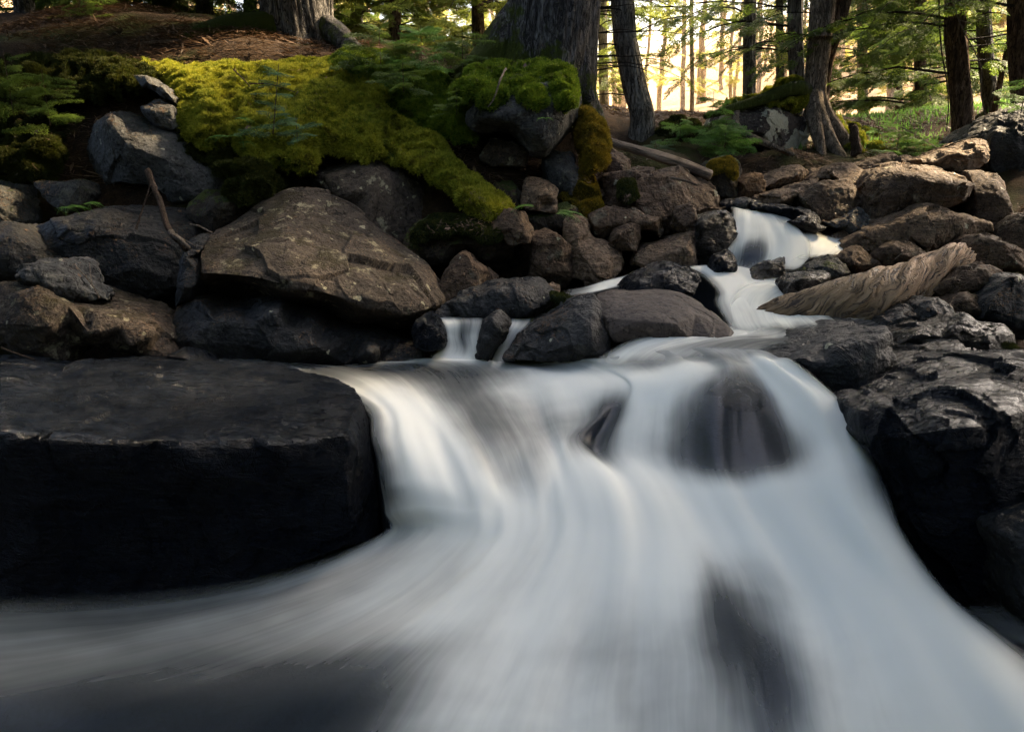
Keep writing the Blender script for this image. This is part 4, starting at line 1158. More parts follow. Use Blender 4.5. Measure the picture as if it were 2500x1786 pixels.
R_ = (-40, 60); L_ = (120, 240)
tree('hemlock_tree', 'massive dark-barked hemlock with a mossy left root, standing above the bright green moss cap', (1316,215), (1347,0), .41, .375, 7.95, 'barkmoss', H=9, seed=1, flare=.3, seg=160, relief=.02,
     limbs=[dict(n=3, z=(2.6, 6.5), az=(90, 300), L=(1.2, 2.6))])
tree('hemlock_tree', 'broad dark rugged trunk at the top left, roots spreading into brown needles', (735,105), (715,0), .32, .31, 9.2, 'bark', H=9, seed=2, flare=.4, seg=140, relief=.022,
     limbs=[dict(n=26, z=(1.7, 4.6), az=(0, 360), L=(1.4, 3.0)), dict(n=34, z=(1.3, 2.8), az=(-165, -40), L=(1.4, 3.2)), dict(n=7, z=(2.2, 7), az=(90, 300), L=(1.5, 3.0))])  # dense high boughs, above the frame, added to shade the left bank
tree('hemlock_tree', 'grey trunk half hidden behind the broad dark trunk at the top left', (792,70), (790,0), .10, .09, 9.9, 'barkgrey', H=7, seed=3,
     limbs=[dict(n=3, z=(2.2, 6), az=(90, 300), L=(1., 2.))])
tree('hemlock_tree', 'leaning grey-brown trunk right of the massive hemlock, curving at its foot', (1568,285), (1519,0), .112, .103, 8.9, 'barkgrey', H=9, seed=4, bend=[(1548,210), (1530,110)], flare=.5, seg=96, relief=.009,
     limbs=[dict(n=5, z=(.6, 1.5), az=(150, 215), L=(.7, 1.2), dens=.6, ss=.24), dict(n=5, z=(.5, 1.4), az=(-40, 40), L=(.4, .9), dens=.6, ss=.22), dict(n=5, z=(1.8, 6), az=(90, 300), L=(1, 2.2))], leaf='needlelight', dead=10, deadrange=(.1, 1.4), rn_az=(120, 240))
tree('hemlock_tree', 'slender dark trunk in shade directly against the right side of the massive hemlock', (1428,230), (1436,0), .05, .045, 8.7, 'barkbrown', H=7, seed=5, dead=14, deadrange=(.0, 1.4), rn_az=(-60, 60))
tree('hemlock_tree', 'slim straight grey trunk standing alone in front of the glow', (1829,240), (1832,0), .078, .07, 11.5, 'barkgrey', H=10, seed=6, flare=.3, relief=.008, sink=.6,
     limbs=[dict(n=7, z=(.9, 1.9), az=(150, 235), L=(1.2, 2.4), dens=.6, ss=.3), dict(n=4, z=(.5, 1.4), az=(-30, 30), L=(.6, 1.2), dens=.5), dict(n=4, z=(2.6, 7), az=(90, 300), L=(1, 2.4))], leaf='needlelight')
tree('hemlock_tree', 'straight shaded trunk just behind the big root-gripping cedar', (1945,215), (1942,0), .085, .076, 10.3, 'bark', H=9, seed=7, flare=.4, sink=.8, relief=.01,
     limbs=[dict(n=6, z=(.3, 1.6), az=(150, 220), L=(.8, 1.7), dens=.7, ss=.28), dict(n=4, z=(2.2, 7), az=(90, 300), L=(1, 2.4))])
tree('blue_spruce', 'hazy blue-green young spruce behind the slim straight grey trunk', (1905,260), (1903,20), .06, .04, 13, 'barkgrey', H=4, seed=8, sink=.3, leaf='needleblue', ssize=.28,
     limbs=[dict(n=26, z=(.4, 3.4), az=(0, 360), L=(.5, 1.1), rise=.1, droop=.2)])
tree('cedar_tree', 'pale fibrous cedar trunk gripping the lichened boulder with its roots', (1990,262), (2010,0), .105, .122, 9.25, 'barkcedar', H=9, seed=9, flare=.25, seg=110, sink=.15, relief=.008, bend=[(1990,200), (2002,90)],
     limbs=[dict(n=3, z=(.5, 1.2), az=(150, 200), L=(.5, .9), dens=.6, ss=.25), dict(n=6, z=(2., 7), az=(90, 300), L=(1, 2.6))])
tree('cedar_tree', 'dark stem leaning away to the right behind the pale root-gripping cedar', (2015,150), (2062,-10), .075, .07, 9.5, 'barkbrown', H=7, seed=10, flare=.0, sink=1.,
     limbs=[dict(n=10, z=(1.6, 5), az=(0, 360), L=(1, 2.4))])
tree('hemlock_tree', 'reddish-brown trunk on the right bank, left of its grey neighbour', (2352,330), (2333,0), .102, .09, 9.3, 'barkbrown', H=9, seed=11, flare=.45, seg=90, relief=.01, bend=[(2343,200), (2335,100)],
     limbs=[dict(n=16, z=(2.3, 6.5), az=(0, 360), L=(1.4, 2.8)), dict(n=6, z=(.6, 1.8), az=(150, 250), L=(1.0, 2.2), dens=.8, ss=.26), dict(n=5, z=(.7, 1.8), az=(-60, 30), L=(.8, 1.6), dens=.8, ss=.26), dict(n=6, z=(2.1, 7), az=(90, 300), L=(1, 2.6))])  # first set: unseen high boughs added to keep sun off the foreground water
tree('hemlock_tree', 'greyish trunk on the right bank between the reddish one and the edge trunk', (2422,290), (2400,0), .078, .07, 10, 'bark', H=9, seed=12, flare=.4, relief=.009,
     limbs=[dict(n=16, z=(2.3, 6.5), az=(0, 360), L=(1.4, 2.8)), dict(n=8, z=(.5, 2.0), az=(120, 260), L=(.8, 2.0), dens=.8, ss=.26), dict(n=5, z=(2.1, 7), az=(90, 300), L=(1, 2.4))])  # first set again: boughs out of view, added as shade for the foreground
tree('hemlock_tree', 'dark trunk at the right edge of the picture', (2500,260), (2488,0), .105, .095, 9, 'barkbrown', H=9, seed=13, flare=.4, relief=.01,
     limbs=[dict(n=8, z=(.8, 2.0), az=(110, 250), L=(.7, 1.8), dens=.8, ss=.26), dict(n=5, z=(2.1, 7), az=(90, 300), L=(1, 2.4))])
tree('hemlock_tree', 'thin dark sapling leaning between the grey trunk and the edge trunk', (2433,245), (2470,60), .03, .022, 9.6, 'barkbrown', H=4, seed=14, flare=.1, seg=24, relief=.003, dead=8, deadrange=(.2, 2))
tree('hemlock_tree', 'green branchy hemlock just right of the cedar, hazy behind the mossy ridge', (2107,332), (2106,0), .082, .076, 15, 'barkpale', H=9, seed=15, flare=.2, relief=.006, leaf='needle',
     limbs=[dict(n=34, z=(1.2, 4.2), az=(170, 370), L=(.9, 2.6), ss=.36, dens=.9), dict(n=12, z=(4., 7), az=(0, 360), L=(1, 2.4))])
tree('hemlock_tree', 'wide hemlock with low dark green boughs in the middle of the right-hand woods', (2249,340), (2246,0), .08, .074, 13, 'barkbrown', H=9, seed=16, flare=.2, relief=.006,
     limbs=[dict(n=50, z=(.4, 3.4), az=(0, 360), L=(.9, 2.3), ss=.33, dens=1.), dict(n=12, z=(3., 7), az=(0, 360), L=(1, 2.4))])
tree('hemlock_tree', 'short green hemlock filling the gap left of the reddish trunk', (2195,345), (2192,60), .07, .05, 16.5, 'barkbrown', H=6, seed=17, flare=.2,
     limbs=[dict(n=56, z=(.3, 5.), az=(0, 360), L=(.7, 1.9), ss=.34)])
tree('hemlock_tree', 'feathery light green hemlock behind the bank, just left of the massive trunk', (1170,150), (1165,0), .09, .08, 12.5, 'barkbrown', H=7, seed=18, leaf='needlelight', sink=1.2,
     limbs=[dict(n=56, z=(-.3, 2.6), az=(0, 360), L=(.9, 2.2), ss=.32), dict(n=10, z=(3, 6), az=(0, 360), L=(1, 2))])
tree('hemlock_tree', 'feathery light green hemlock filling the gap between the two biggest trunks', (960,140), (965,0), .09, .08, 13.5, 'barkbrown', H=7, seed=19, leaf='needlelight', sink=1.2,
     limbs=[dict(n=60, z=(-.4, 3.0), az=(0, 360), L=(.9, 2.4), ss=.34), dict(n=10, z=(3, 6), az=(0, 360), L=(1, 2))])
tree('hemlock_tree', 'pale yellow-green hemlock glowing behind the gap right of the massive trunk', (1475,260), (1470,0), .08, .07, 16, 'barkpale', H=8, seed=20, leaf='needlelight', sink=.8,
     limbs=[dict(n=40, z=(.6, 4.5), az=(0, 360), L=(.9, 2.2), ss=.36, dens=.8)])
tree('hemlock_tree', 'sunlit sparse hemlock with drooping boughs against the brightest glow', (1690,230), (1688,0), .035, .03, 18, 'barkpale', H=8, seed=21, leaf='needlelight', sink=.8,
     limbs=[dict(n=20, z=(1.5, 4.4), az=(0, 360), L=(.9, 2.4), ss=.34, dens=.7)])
tree('hemlock_tree', 'dim trunk in deep shade at the top left corner', (275,35), (270,0), .10, .09, 11.5, 'bark', H=8, seed=22,
     limbs=[dict(n=44, z=(.1, 5), az=(0, 360), L=(1., 2.6), ss=.36)])
tree('hemlock_tree', 'shaded low-branched hemlock at the far top left edge', (60,30), (55,-20), .12, .1, 10.5, 'bark', H=8, seed=23,
     limbs=[dict(n=44, z=(.3, 5), az=(0, 360), L=(1., 2.8), ss=.36)])
tree('hemlock_tree', 'shaded hemlock behind the fallen twigs, left of the broad dark trunk', (500,30), (498,-20), .11, .1, 12, 'bark', H=8, seed=24,
     limbs=[dict(n=44, z=(.1, 5), az=(0, 360), L=(1., 2.8), ss=.36)])

for k, (x, d, lab) in enumerate([(150, 13.5, 'dense dark hemlock behind the top left corner, left of the dim trunk'), (390, 13, 'dense dark hemlock between the dim trunk and the fallen branch at the top left'),
        (610, 14, 'dense dark hemlock just left of the broad dark trunk'), (870, 15.5, 'hemlock in half shade right of the grey trunk behind the broad one')]):
    tree('hemlock_tree', lab, (x, 60), (x, -20), .10, .09, d, 'bark', H=8, seed=60 + k, sink=1.2, limbs=[dict(n=70, z=(-.6, 3.5), az=(0, 360), L=(1.2, 2.8), ss=.36)])
# unseen trees added outside the frame to shade the left side and the foreground
def canopy(label, x, y, H, n, seed, zr):
    g = ground_z([(x, y)])[0]
    e = bpy.data.objects.new('hemlock_tree', None); COL.objects.link(e); e.location = (x, y, g)
    tag(e, label, 'tree')
    rng = np.random.default_rng(seed)
    path = np.stack([np.zeros(30), np.zeros(30), np.linspace(-.4, H, 30)], 1)
    link('trunk', mesh_np('trunk', *tube(path, np.linspace(.22, .05, 30), 24, .01, seed, .6), M['bark']), e)
    gb, gf, rn = Geo(), Geo(), []
    for k in range(n):
        z = rng.uniform(*zr)
        add_limb(gb, gf, rn, np.array((0, 0, z)), rng.uniform(0, 6.28), rng.uniform(1.8, 3.6) * (1.1 - z / H * .6), .1, .4, rng, SPRL, .7, 1.)
    link('branches', mesh_np('branches', *gb.arr(), M['twigdark']), e)
    me = mesh_np('foliage', *gf.arr(), M['needle'], shade=False); rnd_attr(me, rn); link('foliage', me, e)
SHADE_TREES = [(-4.2, 5.2, 11, 60, 31, (4.4, 10)), (-6.4, 8.6, 12, 60, 32, (4.4, 11)), (-5.5, 1.5, 11, 60, 33, (3., 10)), (-3.2, 2.2, 12, 46, 34, (4.8, 11)),
 (5.6, 6.0, 11, 90, 35, (3.2, 10)), (4.6, 2.5, 12, 60, 36, (3.4, 10)), (6.8, 4.6, 12, 90, 37, (3.4, 11)), (7.4, 7.4, 12, 80, 38, (3.4, 11))]
CL = ['tall hemlock on the left bank, outside the picture beside the dark boulders', 'tall hemlock on the upper left bank, its boughs above the frame', 'tall hemlock left of the camera on the near bank', 'tall hemlock close to the left foreground boulder, outside the picture',
 'tall hemlock on the right bank, outside the picture beside the black rock wall', 'tall hemlock right of the camera on the near bank',
 'tall hemlock behind the right bank, second from the camera', 'tall hemlock furthest behind the right bank']
for c, l in zip(SHADE_TREES, CL): canopy(l, *c)
# the woods behind the camera, which keep the foreground in shade
src = [o for o in bpy.data.objects if o.get('label') == CL[2]][0]
for k, (x, y) in enumerate([(-7, -3), (-4, -6), (-1.5, -4.5), (1.5, -7), (3.5, -4), (6.5, -5), (8, 0), (-9, 1), (0, -10)]):
    e = src.copy(); COL.objects.link(e); e.location = (x, y, ground_z([(x, y)])[0] - 1.2); e.rotation_euler = (0, 0, k * 1.3)
    e['label'] = 'tall hemlock of the dense woods behind the camera, out of the picture'; e['group'] = 'woods behind the camera'
    for ch in src.children:
        c = ch.copy(); COL.objects.link(c); c.parent = e

# far woods: thin trees, the bright haze put into their pale colours
rf = np.random.default_rng(77)
FT = []
for v in range(4):
    H = 16
    n = 24
    zz = np.linspace(-.6, H, n)
    wob = np.cumsum(rf.normal(0, .05, (n, 2)), 0)
    path = np.stack([wob[:, 0], wob[:, 1], zz], 1)
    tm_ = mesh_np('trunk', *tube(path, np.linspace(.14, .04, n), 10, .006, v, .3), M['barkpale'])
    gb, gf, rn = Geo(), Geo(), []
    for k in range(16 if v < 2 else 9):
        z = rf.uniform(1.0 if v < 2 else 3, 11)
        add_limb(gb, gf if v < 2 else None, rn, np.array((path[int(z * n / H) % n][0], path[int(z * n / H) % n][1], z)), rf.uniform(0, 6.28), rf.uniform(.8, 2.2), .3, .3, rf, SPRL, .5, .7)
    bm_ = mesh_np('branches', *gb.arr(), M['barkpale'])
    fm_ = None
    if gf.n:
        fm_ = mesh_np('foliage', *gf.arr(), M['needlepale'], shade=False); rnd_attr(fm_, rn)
    FT.append((tm_, bm_, fm_))
for k in range(150):
    y = 18 + 45 * (k / 150) ** .9 + rf.uniform(-1, 1)
    x = rf.uniform(-.52, .68) * y
    fx = CX + (x / y) * FPX
    if 1480 < fx < 1950 and y < 45:
        if k % 3: x = rf.uniform(.40, .68) * y
        else: y = rf.uniform(45, 62); x = (fx - CX) / FPX * y
    elif y < 24 and fx < 2080 and fx > 1400: x = rf.uniform(.45, .68) * y
    z = ground_z([(x, y)])[0]
    bare = rf.uniform() < (.45 if fx > 1900 or fx < 1400 else .5)
    tm_, bm_, fm_ = FT[rf.integers(2, 4) if bare else rf.integers(0, 2)]
    e = bpy.data.objects.new('distant_tree', None); COL.objects.link(e)
    e.location = (x, y, z); e.rotation_euler = (rf.normal() * .02, rf.normal() * .03, rf.uniform(0, 6.28))
    s_ = rf.uniform(.7, 1.3); e.scale = (s_, s_, rf.uniform(.8, 1.1))
    tag(e, 'thin pale bare forest tree fading into the bright haze behind the stream' if bare else 'thin pale leafy forest tree fading into the bright haze behind the stream', 'tree', 'bare far woods' if bare else 'leafy far woods')
    link('trunk', tm_, e); link('branches', bm_, e)
    if fm_: link('foliage', fm_, e)

# ------------------------------------------------------------------ roots, logs, sticks
def ribbon_path(pxs):
    return crom(np.array([P(*p) for p in pxs]), 12)
def stick(label, pxs, r0, r1, mat='twig', name='stick', cat='stick', seg=8, relief=0, side=()):
    q = ribbon_path(pxs)
    g = Geo()
    L = len(q)
    w_ = np.cumsum(np.random.default_rng(len(label)).normal(0, r0 * .12, (L, 3)), 0)
    q = q + w_
    g.add(*tube(q, np.linspace(r0, r1, L), seg, relief, len(label)))
    for s in side:
        s_ = ribbon_path(s)
        g.add(*tube(s_, np.linspace(r1 * .9, r1 * .4, len(s_)), 6))
    V, F = g.arr()
    return thing_mesh(name, V, F, M[mat], label, cat)

def uvtube(label, pxs, radii, mat, name, cat, seg=72, twist=0., relief=.02, seed=0, flat=.8):
    key = np.array([P(*p) for p in pxs])
    q = crom(key, 14)
    rr = crom(np.array(radii, float)[:, None], 14)[:, 0]
    q = np.concatenate([q[:1] - (q[1:2] - q[:1]) * .3, q, q[-1:] + (q[-1:] - q[-3:-2]) * .25, q[-1:] + (q[-1:] - q[-3:-2]) * .3])
    rr = np.concatenate([[.002], rr, [rr[-1] * .7, .002]])
    n = len(q)
    V, F = tube(q, rr, seg, 0, seed)
    th = np.tile(np.linspace(0, 2 * math.pi, seg, endpoint=False), n)
    ll = np.repeat(np.concatenate([[0], np.cumsum(np.linalg.norm(np.diff(q, axis=0), axis=1))]), seg)
    tt = th + ll * twist
    N = V - np.repeat(q, seg, 0)
    rad = np.linalg.norm(N, axis=1, keepdims=True)
    N /= rad + 1e-9
    s3 = np.stack([np.cos(tt) * 2.2, np.sin(tt) * 2.2, ll * .9], 1)
    hgt = fbm(s3, 1.0, 2, .5, seed) * relief * 1.6 + (1 - np.abs(fbm(s3 * np.array((3, 3, 2.4)), 1, 4, .6, seed + 2)) * 3) * relief * .28
    V = V + N * hgt[:, None]
    cz = np.repeat(q[:, 2], seg)
    V[:, 2] = cz + (V[:, 2] - cz) * flat
    base = np.array((V[:, 0].mean(), V[:, 1].mean(), V[:, 2].min()))
    me = mesh_np(name, V - base, F, M[mat])
    uv = me.uv_layers.new(name='uv')
    # continuous across the seam: use angle doubled into a triangle wave is avoided by duplicating per loop
    fu = (F % seg)
    u = fu * (2 * math.pi / seg)
    u[:, 1] = u[:, 0] + 2 * math.pi / seg
    u[:, 2] = u[:, 0] + 2 * math.pi / seg
    u[:, 3] = u[:, 0]
    l_ = ll[F]
    uvs = np.stack([(u + l_ * twist) * .16, l_], -1).reshape(-1, 2)
    uv.data.foreach_set('uv', uvs.astype(np.float32).ravel())
    return tag(link(name, me, loc=base), label, cat)

uvtube('thick twisted driftwood log lying between the boulders on the right, warm orange grain', [(1830,778,5.3),(1900,770,5.32),(1980,758,5.36),(2060,745,5.42),(2130,728,5.5),(2200,704,5.6),(2262,674,5.7),(2320,642,5.8),(2352,622,5.9)],
       [.05, .12, .17, .20, .195, .17, .14, .115, .085], 'drift', 'driftwood_log', 'log', seg=120, twist=3.0, relief=.03, seed=3, flat=.95)
uvtube('bare debarked fallen log propped on the rocks below the leaning trunk', [(1490,345,7.6),(1520,356,7.55),(1580,374,7.45),(1650,396,7.35),(1735,428,7.25)], [.028, .034, .04, .045, .042], 'log', 'fallen_log', 'log', seg=40, twist=.3, relief=.006, seed=5, flat=1)
stick('thick broken stick leaning on the left bank below the dark grey boulder', [(360,416,5.75),(385,480,5.6),(410,545,5.45),(425,572,5.4),(460,605,5.35)], .02, .017, seg=14, relief=.003)
stick('splintered pale root end at the foot of the thick broken stick', [(418,565,5.4),(440,585,5.36),(468,612,5.3)], .022, .008, 'twigpale', relief=.003, side=[[(430,575,5.38),(450,585,5.35),(476,600,5.3)]])
stick('thin straight twig crossing behind the thick broken stick', [(332,560,5.5),(345,515,5.55),(370,442,5.65)], .007, .005, side=[[(358,488,5.6),(372,468,5.58),(392,464,5.55)]])
stick('thin pale curved twig right of the thick broken stick', [(465,548,5.45),(495,556,5.4),(525,573,5.35)], .007, .006, 'twigpale')
stick('forked thin twig standing behind the left edge boulder', [(243,728,4.95),(225,695,5.0),(183,645,5.1)], .005, .003, 'twigpale', side=[[(225,695,5.0),(220,660,5.05),(219,640,5.1)]])
stick('long thin pale grass stalk lying on the dark left bank', [(208,545,5.5),(260,555,5.45),(318,562,5.4)], .003, .002, 'twigpale')
stick('dark stick at the left water edge under the brown angular boulder', [(5,850,4.5),(40,865,4.45),(85,882,4.4)], .008, .006, 'twigdark')
stick('short dark stick on the needle floor at the upper left', [(270,99,8.6),(285,88,8.65),(302,76,8.7)], .03, .018, 'twigdark')
stick('pale forked branch lying on the brown needles near the left trunk', [(335,108,8.4),(385,103,8.4),(445,103,8.4)], .016, .012, 'twigpale', side=[[(445,103,8.4),(446,118,8.2),(442,130,8.0)]])
stick('long thin fallen branch across the needle floor at the top left', [(330,60,9.8),(400,63,9.7),(445,60,9.6),(475,48,9.7)], .014, .007, 'twigpale')
stick('thin brown twig on the yellow moss', [(610,205,7.1),(660,207,7.05),(720,225,7.0)], .006, .003)
stick('short bare twig slanting across the yellow moss below the needle floor', [(570,170,7.4),(590,190,7.3),(612,214,7.2)], .006, .004)
stick('pale crooked twig hanging over the green moss cap', [(1235,168,6.15),(1220,200,6.0),(1205,245,6.0),(1192,265,6.05)], .008, .004, 'twigpale')
stick('long hanging vine in front of the right-hand woods', [(2292,-20,8.5),(2297,100,8.5),(2312,200,8.5),(2315,260,8.4),(2310,320,8.3)], .008, .005, 'twigdark')
stick('looping bare vine beside the reddish trunk', [(2318,-20,8.6),(2345,60,8.5),(2380,130,8.5),(2395,170,8.5),(2394,230,8.5),(2410,300,8.5)], .007, .004, 'twigpale', side=[[(2345,50,8.5),(2372,60,8.5),(2395,90,8.5),(2420,120,8.5)]])
stick('broken stub poking up out of the mossy ridge right of the cedar', [(2092,375,8.7),(2080,345,8.7),(2072,320,8.7)], .05, .04, 'twig', seg=12, relief=.004)
stick('thin bare branch bristling from the ledge on the right bank', [(2290,368,7.6),(2330,350,7.5),(2385,330,7.6)], .008, .004, 'twigdark')
stick('long thin stem arching over the slabs below the right trunks', [(2200,310,8.3),(2260,345,8.0),(2330,390,7.3),(2345,395,7.2)], .006, .003, 'twigpale')
stick('pale splinter of wood on top of the orange-brown bank rocks', [(1548,428,7.0),(1600,430,6.95),(1665,440,6.9),(1700,452,6.9)], .012, .01, 'twigpale')
for k in range(7):
    rr_ = np.random.default_rng(900 + k)
    x, y = 2185 + k * 16, 628 + rr_.uniform(-8, 10)
    stick(['pale straw on the slab behind the driftwood log, first of several', 'bent pale straw second from the left behind the driftwood log', 'pale straw lying flat third behind the driftwood log',
           'pale straw in the middle of the tuft behind the driftwood log', 'pale straw fifth from the left behind the driftwood log', 'pale straw next to last behind the driftwood log',
           'rightmost pale straw behind the driftwood log'][k], [(x, y + 12, 5.85), (x + 25, y + rr_.uniform(-4, 4), 5.85), (x + rr_.uniform(40, 70), y + rr_.uniform(-6, 14), 5.85)], .004, .002, 'drift' if 0 else 'twigpale', name='straw', cat='straw', seg=5)

# the cedar's roots over and beside the lichened boulder
ced = [o for o in bpy.data.objects if o.get('label', '').startswith('pale fibrous cedar')][0]
def root(pxs, r, mat='barkcedar'):
    q = ribbon_path(pxs) - np.array(ced.location)
    rr = crom(np.array(r, float)[:, None], 12)[:, 0]
    V, F = tube(q, rr, 28, .008, len(pxs) + int(pxs[0][0]))
    link('root', mesh_np('root', V, F, M[mat]), ced)
root([(1985,225,9.2),(1990,262,9.15),(2010,310,9.1),(2035,355,9.0),(2060,390,8.8),(2085,410,8.6)], [.09,.09,.075,.06,.045,.02])
root([(1990,240,9.2),(1988,285,9.1),(1996,330,9.0),(2005,365,8.9),(2015,400,8.7)], [.08,.075,.06,.045,.02])
root([(1998,235,9.25),(2015,275,9.25),(2045,320,9.2),(2080,360,9.1),(2120,390,8.9)], [.08,.075,.07,.05,.02])
root([(1975,230,9.2),(1950,215,9.1),(1900,228,9.05),(1840,250,9.0),(1770,270,8.9),(1720,285,8.8)], [.07,.075,.06,.05,.035,.02], 'barkmoss')
root([(1798,270,8.95),(1796,300,8.8),(1815,325,8.6),(1870,350,8.5),(1940,380,8.4)], [.03,.03,.03,.025,.015])
# left roots of the big hemlock and the top-left trunk
big = [o for o in bpy.data.objects if o.get('label', '').startswith('massive dark-barked')][0]
lft = [o for o in bpy.data.objects if o.get('label', '').startswith('broad dark rugged')][0]
def root2(own, pxs, r, mat):
    q = ribbon_path(pxs) - np.array(own.location)
    rr = crom(np.array(r, float)[:, None], 12)[:, 0]
    V, F = tube(q, rr, 32, .015, int(pxs[0][0]))
    link('root', mesh_np('root', V, F, M[mat]), own)
root2(big, [(1265,20,7.9),(1238,80,7.85),(1205,130,7.8),(1160,165,7.7),(1100,185,7.6)], [.10,.15,.15,.11,.04], 'barkmoss')
root2(big, [(1395,60,7.9),(1405,130,7.85),(1412,200,7.8),(1440,250,7.8)], [.08,.12,.12,.05], 'barkmoss')
root2(lft, [(690,60,9.1),(640,72,9.0),(570,70,8.9),(500,85,8.8),(440,100,8.6)], [.16,.16,.13,.10,.04], 'barkmoss')
root2(lft, [(795,60,9.1),(820,85,9.0),(850,110,8.8),(890,130,8.5)], [.10,.12,.09,.03], 'barkmoss')
root2(lft, [(630,40,9.2),(590,60,9.1),(560,95,8.8),(540,115,8.6)], [.05,.05,.04,.03], 'twigdark')

# ------------------------------------------------------------------ moss
def tufts(V, F, density, size, rng, nup=.0, spread=1., keep=None, maxn=130000):
    """little moss shoots standing on a triangle surface"""
    a, b, c = V[F[:, 0]], V[F[:, 1]], V[F[:, 2]]
    n = np.cross(b - a, c - a)
    ar = np.linalg.norm(n, axis=1) / 2
    nn = n / (2 * ar[:, None] + 1e-12)
    wgt = ar * (nn[:, 2] > -.55) * (nn[:, 1] < .5)
    N = int(min(wgt.sum() * density, maxn))
    f = rng.choice(len(F), N, p=wgt / wgt.sum())
    u, v = rng.uniform(size=(2, N))
    m = u + v > 1
    u[m], v[m] = 1 - u[m], 1 - v[m]
    p = a[f] + (b - a)[f] * u[:, None] + (c - a)[f] * v[:, None]
    nr = nn[f]
    if keep is not None:
        k = keep(p)
        p, nr = p[k], nr[k]
        N = len(p)
    OV, OF, RN = [], [], []
    for j in range(4):
        d = nr * rng.uniform(.35, 1.1, (N, 1)) + rng.normal(size=(N, 3)) * .75 * spread + np.array((0, 0, .25))
        d /= np.linalg.norm(d, axis=1, keepdims=True)
        s_ = rng.normal(size=(N, 3))
        s_ = np.cross(d, s_); s_ /= np.linalg.norm(s_, axis=1, keepdims=True) + 1e-9
        h = size * rng.uniform(.5, 1.3, (N, 1))
        q = np.stack([p + s_ * h * .16, p + d * h, p - s_ * h * .16], 1)
        OV.append(q.reshape(-1, 3))
        OF.append(np.arange(N * 3).reshape(-1, 3) + j * N * 3)
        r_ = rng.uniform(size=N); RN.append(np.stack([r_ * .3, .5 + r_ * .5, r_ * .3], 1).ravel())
    return np.concatenate(OV), np.concatenate(OF), np.concatenate(RN)

TOPS2 = []
def moss(out, d, mat='moss', dens=24000, size=.034, seed=0, lumps=.12, keep=None, **kw):
    kw.setdefault('tilt', 1.2); kw.setdefault('bulge', .12); kw.setdefault('thick', .25); kw.setdefault('cut', 0)
    V, F, sz = rock_geo(out, d, seed=seed + 40, level=4, sm=2, lump=0, chip=0, fine=0, **kw)
    N = normals(V, F)
    D = fbm(V, 3.2, 3, .5, seed) * lumps + (.35 - np.abs(fbm(V, 7, 2, .5, seed + 4)) * 2) * lumps * .8
    V = V + N * D[:, None]
    base = V.mean(0); base[2] = V[:, 2].min()
    rng = np.random.default_rng(seed)
    tv, tf, rn = tufts(V, F, dens, size, rng, keep=keep)
    AV = np.concatenate([V, tv]); AF = np.concatenate([F, tf + len(V)])
    nn_ = normals(V, F); kk = nn_[:, 2] > .3; TOPS2.append((V[kk], nn_[kk]))
    me = mesh_np('moss', AV - base, AF, M[mat])
    a = me.attributes.new('rnd', 'FLOAT', 'POINT')
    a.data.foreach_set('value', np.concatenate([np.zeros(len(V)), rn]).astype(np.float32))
    return tag(link('moss', me, loc=base), kind='stuff')

moss([(430,300),(440,262),(500,225),(580,215),(680,190),(760,200),(840,215),(905,240),(960,285),(1010,310),(1050,330),(1075,400),(1040,425),(1000,400),(945,345),(935,390),(870,398),(790,365),(778,400),(740,425),(690,415),(640,400),(600,372),(540,345),(480,375),(445,335)], 6.45, seed=1, lumps=.07)
moss([(360,175),(330,150),(400,150),(520,160),(620,165),(720,150),(800,150),(900,140),(960,180),(930,250),(860,240),(760,215),(680,205),(580,232),(500,240),(440,245),(400,205)], 7.1, 'moss', seed=2, lumps=.06, tilt=2.2)
moss([(1010,325),(1050,320),(1085,375),(1120,420),(1180,440),(1230,470),(1262,505),(1245,525),(1190,545),(1150,520),(1100,470),(1050,430),(1030,380)], 6.1, 'moss', seed=3, lumps=.05)
moss([(800,150),(860,120),(960,140),(1040,165),(1090,200),(1140,250),(1172,320),(1168,355),(1125,355),(1085,340),(1040,320),(980,290),(930,255),(870,220),(810,200)], 6.9, 'mossgreen', seed=4, lumps=.08)
moss([(1100,228),(1120,185),(1150,165),(1200,148),(1262,158),(1330,148),(1390,163),(1412,195),(1408,232),(1380,264),(1340,250),(1300,270),(1240,246),(1190,264),(1140,240)], 6.45, 'mossgreen', seed=5, lumps=.075, bulge=.22, thick=.8, tilt=1.6, dens=30000)
moss([(1405,255),(1440,270),(1475,300),(1487,350),(1478,400),(1450,430),(1425,420),(1412,370),(1408,310)], 6.75, 'mossochre', seed=6, lumps=.05, bulge=.25, tilt=.8)
moss([(1385,450),(1410,425),(1445,435),(1455,475),(1455,515),(1425,530),(1395,500)], 6.6, 'mossochre', seed=7, size=.016)
moss([(545,420),(600,400),(640,420),(660,450),(640,490),(600,505),(570,480),(550,450)], 6.05, 'mossdark', seed=8)
moss([(380,290),(395,262),(430,270),(445,310),(440,345),(470,378),(540,360),(600,385),(625,415),(600,430),(540,410),(490,400),(440,360)], 6.55, 'mossdark', seed=9)
moss([(110,150),(180,130),(280,135),(350,160),(400,200),(380,230),(300,215),(250,235),(200,240),(150,250),(100,230)], 7.2, 'mossdark', seed=10, tilt=1.8)
moss([(-80,150),(20,140),(110,150),(140,230),(160,300),(150,380),(100,440),(20,440),(-80,440)], 6.7, 'mossdark', seed=11)
moss([(1755,262),(1800,243),(1860,225),(1910,200),(1950,194),(1966,225),(1960,250),(1905,262),(1850,258),(1790,268)], 8.95, 'moss', seed=12, size=.022, tilt=1.4)
moss([(2045,325),(2065,305),(2100,325),(2140,340),(2200,350),(2260,365),(2300,380),(2200,385),(2120,378),(2075,365)], 9.0, 'moss', seed=13, tilt=2.6, size=.03)
